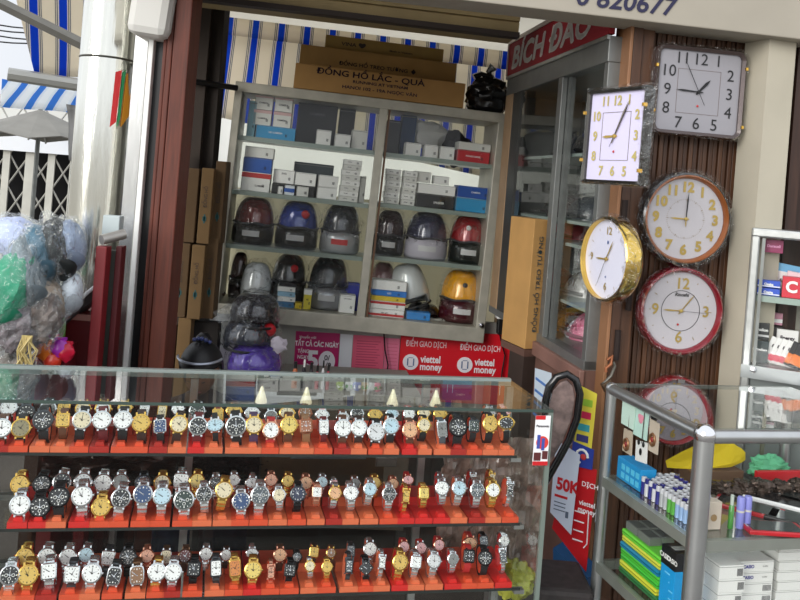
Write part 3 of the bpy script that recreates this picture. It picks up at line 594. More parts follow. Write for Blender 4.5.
# ================================================================ cartons helper
def carton(lab, x0, x1, y0, y1, z0, z1, F, m, cat='box', name='carton', grp=None, tex=None, tm=None, tape=None, jit=0, bars=True, lid=None):
    """box in frame F, its base at z0; printed front lettering / bars as parts"""
    t = thing(name, lab, cat, F.at((x0 + x1) / 2, y0, z0) @ Matrix.Rotation(jit, 4, 'Z'), grp)
    h = (x1 - x0) / 2; b = MB(); b.box(-h, h, 0, y1 - y0, 0, z1 - z0); obj('body', b, m, t, bevel=min(.002, (z1 - z0) * .05))
    b = MB(); b.box(-h - .0004, h + .0004, -.0006, y1 - y0, (z1 - z0) * .93, (z1 - z0) * .95); b.box(-h + .001, -h + .003, -.0006, 0, .002, z1 - z0); obj('flap_seam', b, mat(120, 120, 116, .7), t)
    if tex: text('lettering', tex[0], tex[1], tm or INK, t, tex[2] * h, -.0012, (z1 - z0) * tex[3], 'CENTER', .015, 1.0)
    if bars:
        b = MB(); w_ = min(.012, h * .5); x = h * .55 - w_ / 2; zz = (z1 - z0) * .25; hh = min(.014, (z1 - z0) * .35)
        for i in range(5): b.box(x + i * w_ / 5, x + i * w_ / 5 + w_ / (8 if i % 2 else 14), -.0009, 0, zz, zz + hh)
        obj('barcode', b, mat(50, 50, 52, .7), t)
    if lid:
        b = MB(); b.box(-h - .0005, h + .0005, -.001, y1 - y0, (z1 - z0) * lid[0], (z1 - z0) * lid[1]); obj('colour_band', b, lid[2], t)
    return t
# ================================================================ helmet cabinet on the wall
zt = 0
BR = KM.hit(492, 327); BLc = KM.hit(216, 318); HB = min(BR.z, BLc.z)
cab = thing('helmet_cabinet', 'aluminium framed glass wall cabinet of helmets and small boxes', 'display cabinet', KM.at(0, 0, HB))
def kb(name, x0, x1, y0, y1, z0, z1, mt, **k):
    m = MB(); m.box(x0, x1, y0, y1, z0 - HB, z1 - HB); return obj(name, m, mt, cab, **k)
MD = .34
r = .036
kb('left_stile', 0, r, -.012, MD, HB, 0, OLDALU, bevel=.003); kb('right_stile', MW - r - .01, MW, -.012, MD, HB, 0, OLDALU, bevel=.003)
kb('top_rail', 0, MW, -.014, MD, -.045, .004, OLDALU, bevel=.003); kb('bottom_rail', 0, MW, -.014, MD, HB, HB + .075, OLDALU, bevel=.003)
xm = KM.hit(372, 200).x; kb('middle_stile', xm - .012, xm + .028, -.01, .02, HB + .07, -.04, OLDALU, bevel=.002)
kb('door_edge_strip', xm + .034, xm + .044, .0, .012, HB + .07, -.04, mat(110, 78, 52, .5), label='narrow brown edge strip of the sliding door')
kb('left_door_glass', r, xm, .012, .016, HB + .075, -.045, GLASS); kb('right_door_glass', xm, MW - r, .022, .026, HB + .075, -.045, GLASS)
kb('back_glass', r, MW - r, MD - .006, MD - .002, HB + .075, -.045, glass('old_back_glass', (.92, .93, .9), 1.3, .05, .05))
LV = []
for i, (a, b, c, e) in enumerate(((136, 149, 153, 164), (191, 202, 205, 212), (246, 254, 258, 264))):
    zs = [KM.hit(240 - i * 5, a, 1, .04).z, KM.hit(368 - i * 5, b, 1, .04).z, KM.hit(382 - i * 4, c, 1, .04).z, KM.hit(496 - i * 6, e, 1, .04).z]
    zl = (zs[0] + zs[1]) / 2; zr = (zs[2] + zs[3]) / 2; LV.append((zl, zr))
    SG = mat(132, 144, 136, .3, .1, .05, 10)
    kb('shelf', r, xm + .01, .035, MD - .01, zl - .022, zl, SG); kb('shelf', xm + .02, MW - r, .035, MD - .01, zr - .022, zr, SG)
LV.append((HB + .075, HB + .075))
m = MB(); m.tube([(.055, -.02, .12), (.055, .03, .12)], .008, 8); obj('lock', m, CHROME, cab)
m = MB(); q = KM.hit(481, 325, 1, -.014); m.lathe([(0, -.022), (.012, -.018), (.014, -.01), (.012, 0)], 14, 'Y', Matrix.Translation((q.x, -.014, q.z - HB))); obj('door_lock', m, CHROME, cab)
def lv(row, side): return LV[row][side]
def sbox(row, x0, x1, items, y=.08, dep=.12):
    """column of boxes on a cabinet shelf; items bottom to top: (px height, material, label, [text], [band])"""
    side = 0 if x0 < 374 else 1; z = lv(row, side) + .001; py = 150 + row * 55
    a = KM.hit(x0, py, 1, y).x; b = KM.hit(x1, py, 1, y).x; sc_ = KM.hit(x0, 150, 1, y).z - KM.hit(x0, 151, 1, y).z
    for it in items:
        h_ = it[0] * sc_; tx = it[3] if len(it) > 3 else None; bd = it[4] if len(it) > 4 else None; tc_ = it[5] if len(it) > 5 else None
        dx = random.uniform(-.003, .003)
        carton(it[2], a + dx, b + dx, y, y + dep, z, z + h_ - .001, KM, it[1], tex=tx, lid=bd, tm=tc_, grp=it[6] if len(it) > 6 else None); z += h_
W1 = mat(238, 238, 234, .6); W2 = mat(220, 220, 214, .65); RB = mat(190, 50, 50, .5); CY = mat(40, 140, 190, .5); BB = mat(28, 84, 170, .45); BK = mat(24, 24, 28, .4); MINT = mat(120, 170, 186, .5)
tx = lambda s, z=.009, x=-.3, h=.6: (s, z, x, h)
sbox(0, 244, 252, [(36, MINT, 'tall narrow pale blue box at the left end of the top shelf')])
sbox(0, 253, 293, [(13, CY, 'long bright blue carton lying under four small cartons on top shelf', tx('HD CAMERA', .012, 0, .5), None, WHITE)])
z0_ = lv(0, 0) + .056
for i, (x0, x1, yy) in enumerate(((253, 271, 0), (273, 291, 0))):
    a = KM.hit(x0, 120, 1, .08).x; b = KM.hit(x1, 120, 1, .08).x
    for j in range(2):
        carton('small white carton with pink lid band, %s %s of four above long blue carton' % (('lower', 'upper')[j], ('left', 'right')[i]), a, b, .08, .17, lv(0, 0) + .064 + j * .077, lv(0, 0) + .064 + j * .077 + .075, KM, W2, tex=('CAMERA', .012, 0, .45), lid=(.8, 1.001, mat(206, 170, 168, .6)), grp='small white cartons on the top cabinet shelf')
sbox(0, 293, 333, [(44, BK, 'large black box with grey drawing standing on the top cabinet shelf', tx('CAMERA', .02, 0, .7), None, mat(90, 90, 95, .5))], .2, .1)
sbox(0, 336, 352, [(40, mat(36, 34, 34, .5), 'dark box behind two small white cartons on the top shelf')], .22, .08)
sbox(0, 315, 330, [(15, W1, 'small white carton in front of large black box, top shelf')], .07, .07)
sbox(0, 333, 349, [(13, W1, 'low white carton right of the one before the black box')], .07, .07)
sbox(0, 350, 366, [(19, W2, 'greyish white carton beside the middle stile, top shelf')], .09, .08)
sbox(0, 385, 398, [(34, BK, 'black box just right of the middle stile, top shelf')], .14, .1)
sbox(0, 399, 414, [(42, mat(30, 60, 100, .5), 'tall dark blue box behind small white cartons, right bay top shelf')], .2, .1)
sbox(0, 405, 421, [(13, W1, 'left small white carton in row of three, right bay top shelf')], .08, .08)
sbox(0, 424, 438, [(13, W1, 'middle small white carton in row of three, right bay top shelf')], .08, .08)
sbox(0, 440, 455, [(13, W1, 'right small white carton in row of three, next to the red box')], .08, .08)
sbox(0, 457, 490, [(12, mat(190, 34, 44, .45), 'long red carton on the right bay top shelf', tx('POWER BANK', .012, 0, .5), None, WHITE), (8, W2, 'flat greyish carton lying on the long red carton')], .09, .1)
sbox(1, 239, 268, [(19, W1, 'white carton with red curve under a blue box, second shelf left', tx('CAMERA', .012, .3, .3), (.72, .98, RB)), (15, BB, 'blue carton in the middle of the left stack, second shelf'), (11, W2, 'greyish white carton topping the left stack, second shelf')], .08, .14)
sbox(1, 269, 276, [(10, BK, 'tiny black box beside left stack on second shelf')], .07, .05)
sbox(1, 276, 281, [(8, W1, 'tiny white bottle box left of blue leaf box, second shelf')], .06, .04)
sbox(1, 283, 293, [(10, mat(225, 232, 238, .5), 'tiny white box with blue leaf print, second shelf', None, (.3, .7, BB))], .06, .04)
sbox(1, 295, 307, [(10, W2, 'tiny patterned white box right of the blue leaf box')], .06, .04)
sbox(1, 270, 291, [(11, BK, 'black box under left wide white carton on second shelf'), (14, W1, 'wide white carton above the tiny boxes, left one, second shelf', tx('EYES', .012, 0, .7))], .11, .1)
sbox(1, 292, 313, [(11, BK, 'black box under right wide white carton on second shelf'), (13, W1, 'wide white carton above the tiny boxes, right one, second shelf')], .11, .1)
sbox(1, 315, 335, [(12, W1, 'lower of two white cartons left of the slim white stack'), (12, W1, 'upper of two white cartons left of the slim white stack')], .08, .1)
sbox(1, 290, 330, [(34, mat(60, 70, 76, .5), 'dark grey blue box standing at the back of second shelf')], .24, .06)
for (x0, x1, n, hh, nm) in ((338, 357, 8, 5.3, 'left bay stack'), (383, 398, 6, 5.8, 'right bay left stack'), (400, 414, 6, 5.8, 'right bay second stack')):
    sbox(1, x0, x1, [(hh, W1 if k % 2 else W2, 'slim white carton, %s from bottom of %s, second shelf' % (ORD[k + 1], nm), ('VIVAN', .007, -.3, .5), None, None, 'slim white cartons stacked on the second shelf') for k in range(n)], .07, .08)
sbox(1, 358, 364, [(27, W2, 'narrow grey box between slim white stack and middle stile')], .1, .06)
sbox(1, 416, 454, [(14, BK, 'long black carton under a long white one, second shelf right bay', tx('SPEAKER', .014, .2, .4), None, WHITE), (10, W1, 'long white carton on the long black carton, right bay')], .08, .12)
a = KM.hit(414, 180, 1, .09).x; zz = lv(1, 1) + .001 + 24 * .00505
carton('small white carton on top of the long white carton, left one', a, a + .085, .09, .16, zz + .003, zz + .058, KM, W2)
carton('flat grey white carton on top of the long white carton, right one', a + .1, a + .18, .09, .16, zz + .003, zz + .045, KM, W1)
sbox(1, 456, 493, [(14, CY, 'cyan carton under the dark blue one, second shelf right bay'), (12, mat(24, 76, 160, .45), 'dark blue carton on the cyan one, second shelf right bay', tx('CAMERA', .012, 0, .5), None, WHITE)], .08, .12)
# row 4 small boxes
sbox(3, 275, 293, [(6, mat(60, 110, 150, .5), 'flat blue box at the bottom of the messy pile, lowest shelf'), (5, W1, 'flat white box, second in messy pile on lowest shelf'), (5, mat(150, 190, 214, .5), 'flat pale blue box, third in messy pile on lowest shelf'), (5, W1, 'white box fourth in messy pile on lowest shelf'), (4, BK, 'thin black box topping the messy pile on lowest shelf')], .05, .1)
sbox(3, 294, 301, [(6, mat(220, 190, 40, .5), 'small yellow box beside messy pile on the lowest shelf')], .045, .05)
sbox(3, 302, 310, [(20, mat(214, 196, 60, .5), 'upright yellow and white box beside the messy pile', tx('AI', .014, 0, .5), (.75, 1.001, W1))], .05, .05)
sbox(3, 338, 354, [(18, W1, 'white carton at right end of left bay, lowest shelf', tx('LED BULB', .009, 0, .8))], .06, .08)
sbox(3, 345, 357, [(28, mat(60, 70, 170, .5), 'blue purple carton behind white one, lowest shelf left bay')], .15, .06)
sbox(3, 369, 404, [(8, W1, 'white carton with red arrows, bottom of pile, lowest shelf right bay', tx('PIN SAC', .01, -.1, .5), (.1, .4, RB)), (8, W1, 'second white carton with red ends in right bay pile', None, (.6, .9, RB)), (5, mat(225, 195, 60, .5), 'flat yellow carton in right bay pile, lowest shelf'), (6, mat(50, 120, 200, .5), 'blue carton near top of right bay pile, lowest shelf', tx('LED', .012, 0, .5), None, WHITE), (10, W1, 'white carton topping right bay pile, lowest shelf')], .05, .09)
sbox(3, 406, 430, [(8, mat(50, 130, 200, .5), 'long bright blue box in front of the white helmet')], .05, .06)
# bottle
q = KM.hit(481, 310, 1, .06); b = MB(); b.lathe([(.014, 0), (.016, .004), (.016, .03), (.008, .045), (.006, .05)], 14)
t = thing('glue_bottle', 'small white bottle with yellow cap at right end of lowest shelf', 'bottle', KM.at(q.x, .06, lv(3, 1) + .001)); obj('body', b, mat(225, 225, 215, .3), t, smooth=True)
b = MB(); b.lathe([(.007, .05), (.008, .052), (.006, .075), (.003, .085)], 12); obj('cap', b, mat(214, 190, 60, .4), t, smooth=True)
# white plastic bag and dark cloth on top shelf, right bay
q = KM.hit(430, 128, 1, .2); b = MB(); b.blob((0, 0, .06), .10, .05, .075, 20, 12, .35, 6, 3)
tag(obj('plastic_bag', b, cloth('thin_white_plastic', rgb(225, 225, 222), .3), None, KM.at(q.x, .25, lv(0, 1) + .06), True), 'crumpled white plastic bag behind small cartons, right bay top shelf', 'plastic bag')
q = KM.hit(458, 140, 1, .2); b = MB(); b.blob((0, 0, .04), .085, .04, .09, 20, 12, .4, 5, 9)
tag(obj('dark_pouch', b, mat(30, 28, 30, .6), None, KM.at(q.x, .22, lv(0, 1) + .02), True), 'dark pouch beside the white plastic bag, right bay top shelf', 'pouch')
# ---------------------------------------------------------------- helmets
def helmet(F, px0, px1, ptop, zbase, y, lab, shell, lower, badge=None, full=True, wrap=True, yawr=0, grp='helmets in the glass wall cabinet', dot=None, tilt=0, hs=None, seed=0):
    a = F.hit(px0, (ptop + 20), 1, y + .1); b = F.hit(px1, (ptop + 20), 1, y + .1); top = F.hit((px0 + px1) / 2, ptop, 1, y + .1).z
    w_ = (b.x - a.x) / 2 * .97; H = (top - zbase) if hs is None else hs; cx = (a.x + b.x) / 2
    t = thing('motorcycle_helmet', lab, 'helmet', F.at(cx, y + .12, zbase) @ Matrix.Rotation(yawr, 4, 'Z') @ Matrix.Rotation(tilt, 4, 'Y'), grp)
    zr = H * .40 if full else H * .28
    m_ = MB(); N_ = 28
    def pt(th, ph):
        c_ = max(0, math.cos(ph)) ** .56; return Vector((math.cos(th) * c_ * w_, math.sin(th) * c_ * w_ * 1.12, zr + math.sin(ph) * (H - zr)))
    prof = [(i / 9) * math.pi / 2 for i in range(10)]; vs = []
    low = [(.0, -1.0), (.0, -.55), (.0, 0)]
    rows = []
    for (sc0, zz) in ((.90, 0.06), (.97, .45)):
        rows.append([Vector((math.cos(2 * math.pi * k / N_) * w_ * sc0, math.sin(2 * math.pi * k / N_) * w_ * 1.12 * sc0, zr * (zz if not (math.pi * 1.18 < 2 * math.pi * k / N_ < math.pi * 1.82) else (.75 + .25 * zz)))) for k in range(N_)])
    for ph in prof: rows.append([pt(2 * math.pi * k / N_, ph * .999) for k in range(N_)])
    vs = [v for r_ in rows for v in r_]
    m_.add(vs, [(i * N_ + k, i * N_ + (k + 1) % N_, (i + 1) * N_ + (k + 1) % N_, (i + 1) * N_ + k) for i in range(len(rows) - 1) for k in range(N_)])
    o = obj('shell', m_, shell, t, smooth=True); o.modifiers.new('thickness', 'SOLIDIFY').thickness = .008
    # stripe graphics follow the dome
    if full:
        m_ = MB(); vs = []; K = 16
        for i in range(K + 1):
            th = math.pi * (1.08 + .84 * i / K)
            for (s_, z_) in ((1.03, .0), (1.10, .18), (1.10, .62), (1.045, 1.05)):
                vs.append((math.cos(th) * w_ * s_, math.sin(th) * w_ * 1.12 * s_, zr * z_ * 1.05))
        m_.add(vs, [(i * 4 + q, i * 4 + 4 + q, i * 4 + 5 + q, i * 4 + 1 + q) for i in range(K) for q in range(3)])
        o = obj('visor', m_, lower, t, smooth=True); o.modifiers.new('thickness', 'SOLIDIFY').thickness = .004
        m_ = MB(); m_.tube([(math.cos(math.pi * (1.05 + .9 * i / 14)) * w_ * 1.06, math.sin(math.pi * (1.05 + .9 * i / 14)) * w_ * 1.2, zr * 1.12 + .004 * math.sin(i)) for i in range(15)], .006, 6); obj('peak_trim', m_, mat(60, 60, 64, .3, 0, 0, 8, 0, .5), t, smooth=True)
        for sx in (-1, 1):
            m_ = MB(); m_.lathe([(0, -.006), (.012, -.005), (.014, 0), (.014, .006)], 12, 'Y', Matrix.Translation((sx * w_ * .93, -w_ * .45, zr * 1.0)) @ Matrix.Rotation(sx * 1.1, 4, 'Z')); obj('visor_snap', m_, CHROME, t)
    else:
        m_ = MB(); m_.tube([(math.cos(2 * math.pi * k / 24) * w_ * .93, math.sin(2 * math.pi * k / 24) * w_ * 1.04, .004) for k in range(24)], .006, 6, True); obj('rim_trim', m_, mat(30, 30, 32, .5), t, smooth=True)
        m_ = MB(); m_.tube([(-w_ * .85, -.02, .02), (-w_ * .5, -.05, -.0), (0, -.06, .004), (w_ * .5, -.05, 0), (w_ * .85, -.02, .02)], .004, 6, flatten=.5); obj('chin_strap', m_, BLACK, t)
    if badge:
        m_ = MB(); zb = zr * .45 if full else H * .62
        K = 8; vs = []; rr = 1.125 if full else 1.0
        for i in range(K + 1):
            th = math.pi * (1.40 + .22 * i / K) if not full else math.pi * (1.36 + .25 * i / K)
            for dz in (0, .028): 
                ss = rr if full else math.sqrt(max(.05, 1 - ((zb + dz - zr) / (H - zr)) ** 2)) * 1.03
                vs.append((math.cos(th) * w_ * ss, math.sin(th) * w_ * 1.12 * ss, zb + dz))
        m_.add(vs, [(2 * i, 2 * i + 2, 2 * i + 3, 2 * i + 1) for i in range(K)]); o = obj('badge', m_, badge, t); o.modifiers.new('thickness', 'SOLIDIFY').thickness = .002
    if dot:
        ph = .6; p_ = pt(math.pi * dot[0], ph) ; m_ = MB(); m_.blob(p_, dot[1], dot[1] * .7, dot[1], 12, 8); obj('rosette', m_, dot[2], t, smooth=True)
    if wrap:
        m_ = MB(); m_.blob((0, -.0, H * .52), w_ * 1.16, w_ * 1.3, H * .60, 26, 16, .16, 9, seed + px0, -.86); obj('plastic_wrap', m_, WRAP, t, smooth=True)
    return t
sh_ = lambda r_, g, b_: mat(r_, g, b_, .22, .1, 0, 8, 0, 1)
y3 = .07
z3l, z3r, z4 = lv(2, 0) + .001, lv(2, 1) + .001, lv(3, 0) + .001
LB = mat(190, 190, 190, .4)
helmet(KM, 234, 275, 197, z3l, y3, 'dark red helmet with black visor at far left of upper helmet shelf', sh_(110, 26, 28), sh_(22, 22, 24), LB)
helmet(KM, 277, 319, 201, z3l, y3, 'blue and red helmet with black visor on upper helmet shelf', sh_(34, 62, 150), sh_(26, 27, 30), LB, dot=(1.62, .022, mat(190, 30, 40, .4)))
helmet(KM, 322, 361, 204, z3l, y3, 'dark grey helmet with silver visor beside the middle stile', sh_(50, 54, 62), mat(190, 192, 194, .25, .5), RB)
helmet(KM, 374, 405, 210, z3r, y3, 'dark maroon and black helmet just right of the middle stile', sh_(50, 26, 32), sh_(20, 22, 26), LB)
helmet(KM, 406, 448, 212, z3r, y3, 'navy helmet with whitish lower part on upper helmet shelf', sh_(34, 36, 66), mat(176, 172, 182, .4), LB)
helmet(KM, 450, 486, 215, z3r, y3, 'bright red helmet with black visor at right of upper helmet shelf', sh_(156, 26, 34), sh_(28, 32, 30), LB, dot=(1.45, .014, WHITE))
helmet(KM, 230, 248, 252, z4, y3 + .06, 'dark maroon helmet at far left of lowest shelf behind white helmet', sh_(60, 30, 32), sh_(40, 26, 28))
helmet(KM, 240, 272, 262, z4 + .015, y3 - .03, 'plain white helmet in plastic on left of lowest shelf', sh_(214, 218, 220), WHITE, None, False, True)
helmet(KM, 271, 307, 254, z4 + .0, y3 + .05, 'dark helmet with red rosette behind messy pile of boxes', sh_(44, 46, 48), sh_(70, 70, 70), None, dot=(1.6, .02, mat(196, 24, 30, .4)))
helmet(KM, 309, 349, 256, z4, y3, 'black helmet with silver grey visor on lowest shelf', sh_(30, 36, 42), mat(150, 152, 156, .25, .5), LB)
helmet(KM, 369, 396, 262, z4, y3 + .08, 'pinkish patterned helmet behind right bay pile of boxes', sh_(150, 110, 110), sh_(60, 50, 50))
helmet(KM, 399, 436, 262, z4 + .055, y3 - .01, 'glossy pale grey helmet tilted on lowest shelf right bay', sh_(204, 208, 206), BLACK, None, False, False, tilt=-.35)
helmet(KM, 407, 440, 292, z4, y3 + .02, 'black helmet lying beneath the pale grey one, lowest shelf', sh_(30, 28, 28), sh_(30, 28, 28), None, False, False, hs=.07)
helmet(KM, 441, 482, 270, z4 + .0, y3 - .01, 'yellow helmet with maroon and black visor on lowest shelf', sh_(236, 164, 24), sh_(70, 22, 30), mat(200, 200, 200, .4), dot=(1.5, .013, mat(60, 60, 70, .3)))
# ---------------------------------------------------------------- on top of the cabinet
def longbox(lab, p0, p1, zb, h, y, dep, m_, lines, tilt=0):
    a = KM.hit(*p0, 1, y); b = KM.hit(*p1, 1, y); L_ = b.x - a.x
    t = thing('clock_carton', lab, 'cardboard box', KM.at(a.x, y, zb) @ Matrix.Rotation(tilt, 4, 'X'), 'long cardboard cartons on the cabinet')
    q = MB(); q.box(0, L_, 0, dep, 0, h); obj('body', q, m_, t, bevel=.004)
    q = MB(); q.box(.005, L_ - .005, dep * .46, dep * .5, h - .001, h + .001); q.box(-.001, .0, dep * .1, dep * .9, h * .48, h * .5); obj('tape', q, mat(190, 160, 110, .3), t)
    for s, sz, x, z, mt, sx in lines: text('lettering', s, sz, mt, t, x * L_, -.002, z * h, 'CENTER', .02, sx)
    return t
DN = mat(44, 26, 52, .7); DN2 = mat(60, 48, 44, .7)
hc = .125
longbox('front cardboard carton printed with dark lettering on top of glass cabinet', (294, 80), (464, 100), .006, hc, .0, .16, CARD, [('ĐỒNG HỒ LẮC - QUÀ', .040, .44, .78, DN, 1.35), ('RUNNING AT VIETNAM', .020, .5, .52, DN, 1.3), ('HANOI 102 - 19A NGỌC VÂN', .022, .5, .28, DN, 1.3)], 0)
longbox('middle cardboard carton standing behind the front one on glass cabinet', (301, 45), (457, 65), .006, .245, .17, .08, CARDD, [('ĐỒNG HỒ TREO TƯỜNG ♦', .026, .5, .70, DN2, 1.2)])
longbox('rear cardboard carton, highest and smallest showing, on glass cabinet', (326, 35), (444, 50), .006, .325, .26, .07, mat(166, 136, 76, .8, 0, .08, 9), [('VINA ♥', .026, .24, .88, DN2, 1.3), ('Made in Vietnam', .014, .64, .86, DN2, 1.3)])
# black plastic bag
q = KM.hit(488, 105, 1, .12); b = MB(); b.blob((0, 0, .085), .118, .09, .10, 36, 22, .22, 9, 4, -.82)
t = thing('black_plastic_bag', 'knotted shiny black plastic bag at the right end of cabinet top', 'plastic bag', KM.at(q.x - .005, .11, .005)); obj('bag', b, mat(16, 16, 19, .25, 0, 0, 14, 0, .5, None, .6), t, smooth=True)
b = MB(); b.tube([(0, 0, .16), (.006, 0, .19), (-.01, .01, .215), (.012, 0, .245)], [.03, .014, .016, .026], 8); b.tube([(0, 0, .19), (-.05, .0, .20), (-.085, 0, .175)], [.012, .014, .022], 8); obj('knot', b, mat(16, 16, 19, .25, 0, 0, 14, 0, .5, None, .6), t, smooth=True)
# ---------------------------------------------------------------- posters under the cabinet
KQ = Fr(P(296, 330, 4.36), P(510, 342, 4.42) - P(296, 330, 4.36))
def panel(F, lab, cat, name, px0, px1, ptop, pbot, m_, y=0, thick=.004, **k):
    a = F.hit(px0, ptop, 1, y); b = F.hit(px1, ptop + (px1 - px0) * .08, 1, y); c = F.hit(px0, pbot, 1, y)
    t = thing(name, lab, cat, F.at(a.x, y, c.z)); q = MB(); q.box(0, b.x - a.x, 0, thick, 0, a.z - c.z); obj('board', q, m_, t)
    return t, b.x - a.x, a.z - c.z
MAG = mat(186, 26, 100, .4)
t, w_, h_ = panel(KQ, 'magenta discount poster with big white 50 below the glass cabinet', 'poster', 'discount_poster', 296, 340, 331, 392, MAG, 0)
PW = mat(245, 240, 244, .5)
text('lettering', 'khuyến mãi', .018, PW, t, .02, -.002, h_ - .028, 'LEFT', .005)
text('lettering', 'TẤT CẢ CÁC NGÀY', .034, PW, t, w_ * .49, -.002, h_ - .062, 'CENTER', .03, .72)
text('lettering', 'TẶNG', .026, PW, t, .015, -.002, h_ - .10, 'LEFT', .02, .8); text('lettering', 'NGAY', .026, PW, t, .015, -.002, h_ - .13, 'LEFT', .02, .8)
text('lettering', '5', .125, PW, t, w_ * .42, -.002, h_ - .145, 'CENTER', .035)
b = MB(); b.lathe([(0, -.002), (.042, -.002), (.042, 0)], 28, 'Y', Matrix.Translation((w_ * .74, 0, h_ - .145)) @ Matrix.Diagonal((1, 1, 1.25, 1))); obj('badge', b, PW, t, label='white oval zero with percent sign')
text('lettering', '0/', .036, INK, t, w_ * .74, -.0035, h_ - .128, 'CENTER', .02); text('lettering', '/0', .036, INK, t, w_ * .78, -.0035, h_ - .165, 'CENTER', .02)
t, w_, h_ = panel(KQ, 'plain white paper strip between magenta poster and pink notice', 'paper strip', 'paper_strip', 340.5, 353, 334, 392, mat(232, 234, 238, .6), .002, .001)
t, w_, h_ = panel(KQ, 'pink printed notice sheet with fine red lines left of black cable', 'notice', 'notice_sheet', 353.5, 385, 335, 392, mat(222, 92, 122, .5), 0, .003)
LN = mat(186, 60, 92, .5)
q = MB()
for i in range(16): q.box(.02, w_ - .02 - (i * 37 % 5) * .006, -.001, 0, h_ - .03 - i * .0135, h_ - .026 - i * .0135)
obj('printed_lines', q, LN, t)
t, w_, h_ = panel(KQ, 'lighter pink notice sheet right of the black cable', 'notice', 'notice_sheet', 385.5, 400, 338, 392, mat(226, 120, 150, .5), 0, .003)
q = MB()
for i in range(12): q.box(.01, w_ - .01, -.001, 0, h_ - .03 - i * .018, h_ - .027 - i * .018)
obj('printed_lines', q, mat(206, 90, 124, .5), t)
RD_ = mat(214, 16, 34, .4)
t, w_, h_ = panel(KQ, 'red twin transaction point signboard below the glass cabinet at right', 'signboard', 'transaction_signboard', 401.5, 510.5, 329, 400, RD_, -.01, .012)
for i in (0, 1):
    x = (.045, .54)[i] * w_
    text('lettering', 'ĐIỂM GIAO DỊCH', .042, PW, t, x + .002, -.002, h_ - .072 + (0, -.004)[i], 'LEFT', .005, .62)
    b = MB(); cx, cz = x + .032, h_ - .165; b.lathe([(0, -.002), (.040, -.002), (.040, 0)], 32, 'Y', Matrix.Translation((cx, 0, cz))); obj('emblem_disc', b, PW, t, label='round white emblem')
    b = MB(); b.mi(0)
    for sx in (-1, 1): b.box(cx + sx * .015 - .003, cx + sx * .015 + .003, -.004, -.001, cz - .018, cz + .018)
    for sz in (-1, 1): b.box(cx - .012, cx + .012, -.004, -.001, cz + sz * .022 - .0015, cz + sz * .022 + .0015)
    obj('emblem_mark', b, mat(90, 110, 150, .5), t)
    text('lettering', 'viettel', .050, PW, t, x + .082, -.002, h_ - .148, 'LEFT', .03, .82); text('lettering', 'money', .050, PW, t, x + .080, -.002, h_ - .186, 'LEFT', .03, .82)
    b = MB(); xx = (.02, .50)[i] * w_; b.tube([(xx + .0, -.002, h_ - .31), (xx + .0, -.002, h_ - .265), (xx + .012, -.002, h_ - .25), (xx + .23, -.002, h_ - .25), (xx + .243, -.002, h_ - .265), (xx + .243, -.002, h_ - .31)], .002, 5); obj('white_outline', b, PW, t)
# cables
b = MB(); pts = [KQ.M @ KQ.hit(x, y, 1, -.03) for x, y in ((381, 318), (384, 335), (385, 350), (388, 365), (386, 380))]; b.tube(pts, .004, 6); tag(obj('black_cable', b, BLACK), 'thin black cable hanging over the pink notice sheets', 'cable')
b = MB(); pts = [KQ.M @ KQ.hit(x, y, 1, -.03) for x, y in ((497, 322), (502, 345), (505, 355), (502, 372), (501, 385))]; b.tube(pts, .004, 6); tag(obj('black_cable', b, BLACK), 'thin black cable hanging over the right of the red signboard', 'cable')
b = MB(); q = KQ.hit(502, 325, 1, -.06); b.box(-.02, .025, 0, .05, -.05, .03); t = thing('power_adapter', 'black plug adapter under the right corner of glass cabinet', 'adapter', KQ.at(q.x, -.06, q.z)); obj('body', b, BLACK, t, bevel=.004)
b = MB(); b.box(-.03, .035, -.01, .045, .03, .045); obj('white_top', b, WHITE, t, bevel=.004)
# ---------------------------------------------------------------- low desk with helmet stack and small bottles
KD = yaw(P(205, 376, 3.62), P(400, 376, 3.72) - P(205, 376, 3.62)); dz = .695
a0 = 0; L_ = (P(400, 376, 3.72) - P(205, 376, 3.62)).length
t = thing('low_desk', 'low grey desk behind the watch counter carrying the wrapped helmets', 'desk', KD.at(0, 0, -KD.o.z))
b = MB(); b.box(-.02, L_ + .1, -.02, .5, dz - .03, dz); obj('top', b, mat(150, 146, 138, .5), t, bevel=.003)
b = MB(); b.box(.01, L_ + .07, .02, .48, .1, dz - .03); obj('body', b, mat(120, 112, 100, .6), t)
for x in (.0, L_ + .04):
    for y in (0, .44): b = MB(); b.box(x, x + .04, y, y + .04, 0, .1); obj('leg', b, ALUD, t)
zd = dz - KD.o.z + .001
hx = KD.hit(254, 360, 1, .15).x
def stackhelm(px0, px1, pt_, pb, lab, shell, lower, full, seed, dot=None, wrap=True):
    zb = KD.hit((px0 + px1) / 2, pb, 1, .2).z; return helmet(KD, px0, px1, pt_, zb, .1, lab, shell, lower, None, full, wrap, 0, 'helmets stacked behind the counter', dot=dot, seed=seed)
zb = zd
helmet(KD, 226, 283, 344, zb, .08, 'purple helmet wrapped in plastic at the bottom of the three stack', sh_(92, 60, 184), BLACK, None, False, True, 0, 'helmets stacked behind the counter', seed=2, hs=.155)
helmet(KD, 222, 277, 318, zb + .12, .10, 'dark grey wrapped helmet in the middle of the three stack', sh_(48, 54, 66), sh_(30, 34, 40), None, False, True, 0, 'helmets stacked behind the counter', seed=5, dot=(1.80, .03, mat(190, 26, 36, .4)), hs=.145)
helmet(KD, 229, 281, 293, zb + .225, .10, 'black wrapped helmet on top of the three stack', sh_(30, 30, 38), sh_(30, 30, 36), None, False, True, .3, 'helmets stacked behind the counter', seed=8, hs=.145)
b = MB()
a = KD.hit(213, 312, 1, .1)
